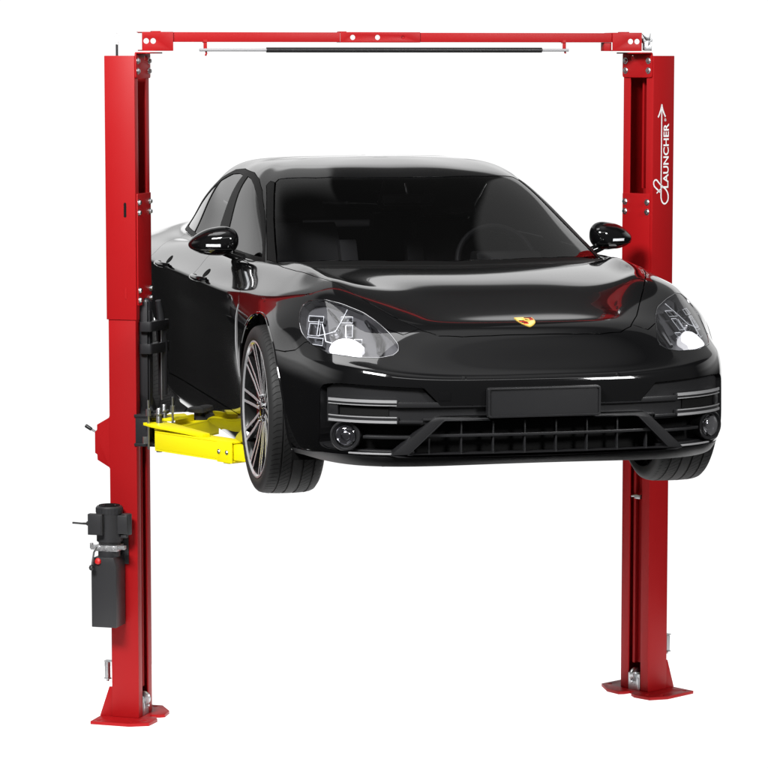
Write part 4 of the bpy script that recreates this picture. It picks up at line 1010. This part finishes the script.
# --- wheels
def make_wheel(s, yc, xo, width):
    """s side, outer face at |x| = xo"""
    mx = Matrix.Translation((s*xo, yc, .350)) @ Matrix.Rotation(s*pi/2, 4, 'Y')       # local z points outwards
    w = MB()
    barrel = [(.285,-.004),(.283,.002),(.276,.003),(.270,-.004),(.266,-.020),(.258,-.06),(.250,-.10),(.246,-.20),(.262,-width+.02),(.283,-width+.006),(.285,-width)]
    w.lathe(barrel, 72, mx, 1, cap=False)
    w.lathe([(.2835,.0026),(.2765,.0037),(.2695,-.0034)], 72, mx, 0, cap=False)
    rimo = w.build('wheel', [M['rimface'], M['rimblack']], car, smooth=50, fix=True)
    sp = MB()
    NS = 10
    for k in range(NS):
        a0 = 2*pi*k/NS + .2
        for da0, da1 in ((-.10,-.085), (.10,.085)):
            for lay in (0, 1):                                     # machined face, black flank
                r0, r1 = .055, .272; hw0, hw1 = (.0062,.0050) if lay == 0 else (.0095,.0080)
                vs = []
                for r, da, hh, hw in ((r0, da0*2.2, -.030, hw0*.8), (.16, (da0+da1)/2*1.2, -.020, (hw0+hw1)/2), (r1, da1*1.0, -.003, hw1)):
                    a = a0+da; c = Vector((cos(a), sin(a), 0)); t = Vector((-sin(a), cos(a), 0))
                    top, bot = (hh+.0006, hh-.002) if lay == 0 else (hh-.0005, hh-.020)
                    for e, zz in ((-1,top),(1,top),(1,bot),(-1,bot)): vs.append(c*r+t*hw*e+Vector((0,0,zz)))
                sp._add([tuple(v) for v in vs], [(4*i+q, 4*i+(q+1) % 4, 4*i+4+(q+1) % 4, 4*i+4+q) for i in range(2) for q in range(4)]+[(3,2,1,0),(8,9,10,11)], mx, lay)
    sp.lathe([(.072,-.070),(.072,-.036),(.066,-.030),(.040,-.030),(.036,-.034),(.001,-.034)], 40, mx, 1)
    spo = sp.build('spokes', [M['rimface'], M['rimblack']], rimo, smooth=30)
    hc = MB(); hc.lathe([(.032,-.0335),(.031,-.022),(.026,-.019),(.001,-.018)], 30, mx); hc.build('hub_cap', M['smoke'], rimo)
    lb = MB(); lb.lathe([(.0095,-.0295),(.0095,-.018),(.006,-.016),(.001,-.016)], 6); lo_ = lb.build('lug_bolt', M['chrome'], rimo)
    for k in range(5):
        a = 2*pi*k/5; c = lo_ if k == 0 else lo_.copy()
        if k: COL.objects.link(c); c.parent = rimo
        c.matrix_local = mx @ Matrix.Translation((.052*cos(a), .052*sin(a), 0))
    ds = MB(); ds.lathe([(.09,-.105),(.20,-.105),(.203,-.107),(.203,-.135),(.09,-.135)], 60, mx, closed=True); ds.lathe([(.09,-.13),(.085,-.075),(.03,-.07),(.001,-.07)], 40, mx)
    ds.build('brake_disc', M['disc'], rimo)
    cp = MB(); n = 14; vs = []
    for i in range(n):
        a = (pi if s > 0 else pi) ; 
        ang = radians(-46)+radians(92)*i/(n-1)
        # caliper sits on the rear side of the front wheel
        c = Vector((0, 1, 0)); 
        base = (mx.to_3x3().inverted() @ Vector((0, 1 if yc == 0 else -1, .10))).normalized()
        tng = Vector((-base.y, base.x, 0)); d = base*cos(ang)+tng*sin(ang)
        for r, zz in ((.150,-.046),(.220,-.046),(.232,-.060),(.232,-.15),(.150,-.15)): vs.append(d*r+Vector((0,0,zz)))
    cp._add([tuple(v) for v in vs], [(5*i+k, 5*i+(k+1) % 5, 5*i+5+(k+1) % 5, 5*i+5+k) for i in range(n-1) for k in range(5)]+[(4,3,2,1,0), tuple(5*(n-1)+k for k in range(5))], mx)
    cp.build('brake_caliper', M['caliper'], rimo, bevel=.004)
    # tyre: section with four grooves
    t_ = MB(); W_ = width
    prof = [(.284,-.002),(.290,.003),(.300,.0055),(.312,.006),(.324,.0035),(.333,-.0015),(.340,-.009),(.3435,-.020)]
    gro = [.048,.048+(W_-.096)/3,W_-.048-(W_-.096)/3,W_-.048]
    for g_ in gro:
        cr_ = .3435+.0055*(1-((g_-W_/2)/(W_/2))**2)
        prof += [(cr_,-g_+.0045),(cr_-.005,-g_+.0030),(cr_-.005,-g_-.0030),(cr_,-g_-.0045)]
        if g_ == gro[1]: prof += [(.3490,-W_/2)]
    prof += [(.3435,-W_+.024),(.338,-W_+.012),(.325,-W_+.002),(.305,-W_-.004),(.284,-W_+.004)]
    t_.lathe(prof, 120, mx, cap=False)
    # sipes: shallow dark cuts across the shoulder ribs
    sc_ = t_
    for k in range(84):
        a = 2*pi*k/84
        vs = []
        for i_, (zz, r) in enumerate(((-.006,.3380),(-.010,.3408),(-.015,.3426),(-.021,.3442),(-.042,.3466))):
            for e in (-.0012,.0012):
                b = a+(-.010+.004*i_)/.345+e/.345; vs.append(((r+.0003)*cos(b), (r+.0003)*sin(b), zz))
        sc_._add(vs, [(2*i_, 2*i_+1, 2*i_+3, 2*i_+2) for i_ in range(4)], mx, 1)
        for za, zb, sk_ in ((-.053,-.053-(W_-.126)/3,.016),(-W_+.053+(W_-.126)/3,-W_+.053,.016),(-W_+.044,-W_+.012,.012)):
            vs = []
            for zz, o_ in ((za,-sk_),(zb,sk_)):
                r = .3444+.0055*max(0,(1-((-zz-W_/2)/(W_/2))**2)) if zz < -.02 and zz > -W_+.02 else .3400
                for e in (-.0013,.0013):
                    b = a+o_/.345+e/.345; vs.append((r*cos(b), r*sin(b), zz))
            sc_._add(vs, [(0,1,3,2)], mx, 1)
    t_.build('tyre', [M['rubber'], M['matte']], rimo, smooth=40)
    return rimo
for s in (-1, 1):
    make_wheel(s, 0, .945, .232); make_wheel(s, 2.95, .955, .315)
# --- interior
dash = MB()
pr = [(.44,.62),(.50,.885),(.70,.90),(.86,.885),(.93,.84),(.95,.70),(.90,.55)]
dash.prism(pr, -.70, .70, fn=lambda p,q,r: (r,p,q)); dash.prism([(.82,.88),(.86,.925),(.96,.925),(.98,.88)], .22, .52, fn=lambda p,q,r: (r,p,q))
dash.build('dashboard', M['seat'], car, bevel=.012)
cn = MB(); cn.prism([(.9,.45),(.9,.72),(1.2,.62),(2.0,.58),(2.0,.45)], -.12, .12, fn=lambda p,q,r: (r,p,q)); cn.build('centre_console', M['seat'], car, bevel=.02)
sw = MB(); mxs = Matrix.Translation((.37,1.06,.86)) @ Matrix.Rotation(radians(66), 4, 'X')
sw.tube([(.18*cos(a), .18*sin(a), 0) for a in [2*pi*k/36 for k in range(37)]], .014, 10, mxs, cap=False)
sw.lathe([(.055,-.02),(.06,0),(.045,.02),(.001,.024)], 24, mxs)
for a in (0, pi, -pi/2): sw.tube([(.04*cos(a), .04*sin(a), 0), (.175*cos(a), .175*sin(a), 0)], [.018,.011], 8, mxs)
sw.tube([(0,0,-.01),(0,0,-.2)], .03, 10, mxs)
sw.build('steering_wheel', M['seat'], car)
def seat(x, y, rear=False):
    t = MB()
    t.prism(rounded([(0,.40),(.50,.42),(.50,.54),(.10,.52),(-.0,.50)], .04, 3), -.25, .25, fn=lambda p,q,r: (x+r, y+.5-p, q))
    bk_ = rounded([(.46,.46),(.60,.46),(.80,1.00),(.72,1.02)], .04, 3)
    t.prism(bk_, -.24, .24, fn=lambda p,q,r: (x+r*(1-.28*max(0,(q-.7)/.3)), y+p, q))
    for e in (-1, 1): t.prism(rounded([(.42,.50),(.50,.50),(.70,.92),(.64,.94)], .02, 2), .17*e, .25*e, fn=lambda p,q,r: (x+r, y+p-.02, q))
    so = t.build('rear_seat' if rear else 'front_seat', M['seat'], car, bevel=.015)
    h = MB(); h.prism(rounded([(.73,1.03),(.83,1.03),(.85,1.17),(.77,1.18)], .03, 3), -.13, .13, fn=lambda p,q,r: (x+r*(1-.25*max(0,(q-1.05)/.12)), y+p, q)); h.build('headrest', M['seat'], so, bevel=.02)
for x in (-.37, .37): seat(x, 1.15)
for x in (-.36, .36): seat(x, 2.0, True)
rv = MB(); rv.prism(rounded([(-.115,1.115),(.115,1.115),(.125,1.17),(-.125,1.17)], .02, 4), 1.22, 1.25, fn=lambda p,q,r: (p, r, q)); rv.tube([(0,1.24,1.16),(0,1.285,1.212)], .012, 10); rv.build('rear_view_mirror', M['gloss'], car, bevel=.006)
hd = MB()
cells = [(i*NC+j) for i in range(NR) for j in range(NC)]
hins = GV-GNF*.022
def keep2(i):
    x, y, z = GV[i]; return z > 1.205 and not (y < 1.45 and z < 1.25)
hd._add([tuple(v) for v in hins], [f for f in GF if all(keep2(i) for i in f)]); hd.build('headliner', M['seat'], car, fix=False)
ps = MB(); ps.prism([(-.62,2.75),(.62,2.75),(.45,3.42),(-.45,3.42)], .93, .94); ps.build('parcel_shelf', M['seat'], car)
cb = MB(); cb.prism([(-.70,.45),(-.70,4.0),(.70,4.0),(.70,.45)], .40, .41); cb.build('cabin_floor', M['matte'], car)
sk.free()
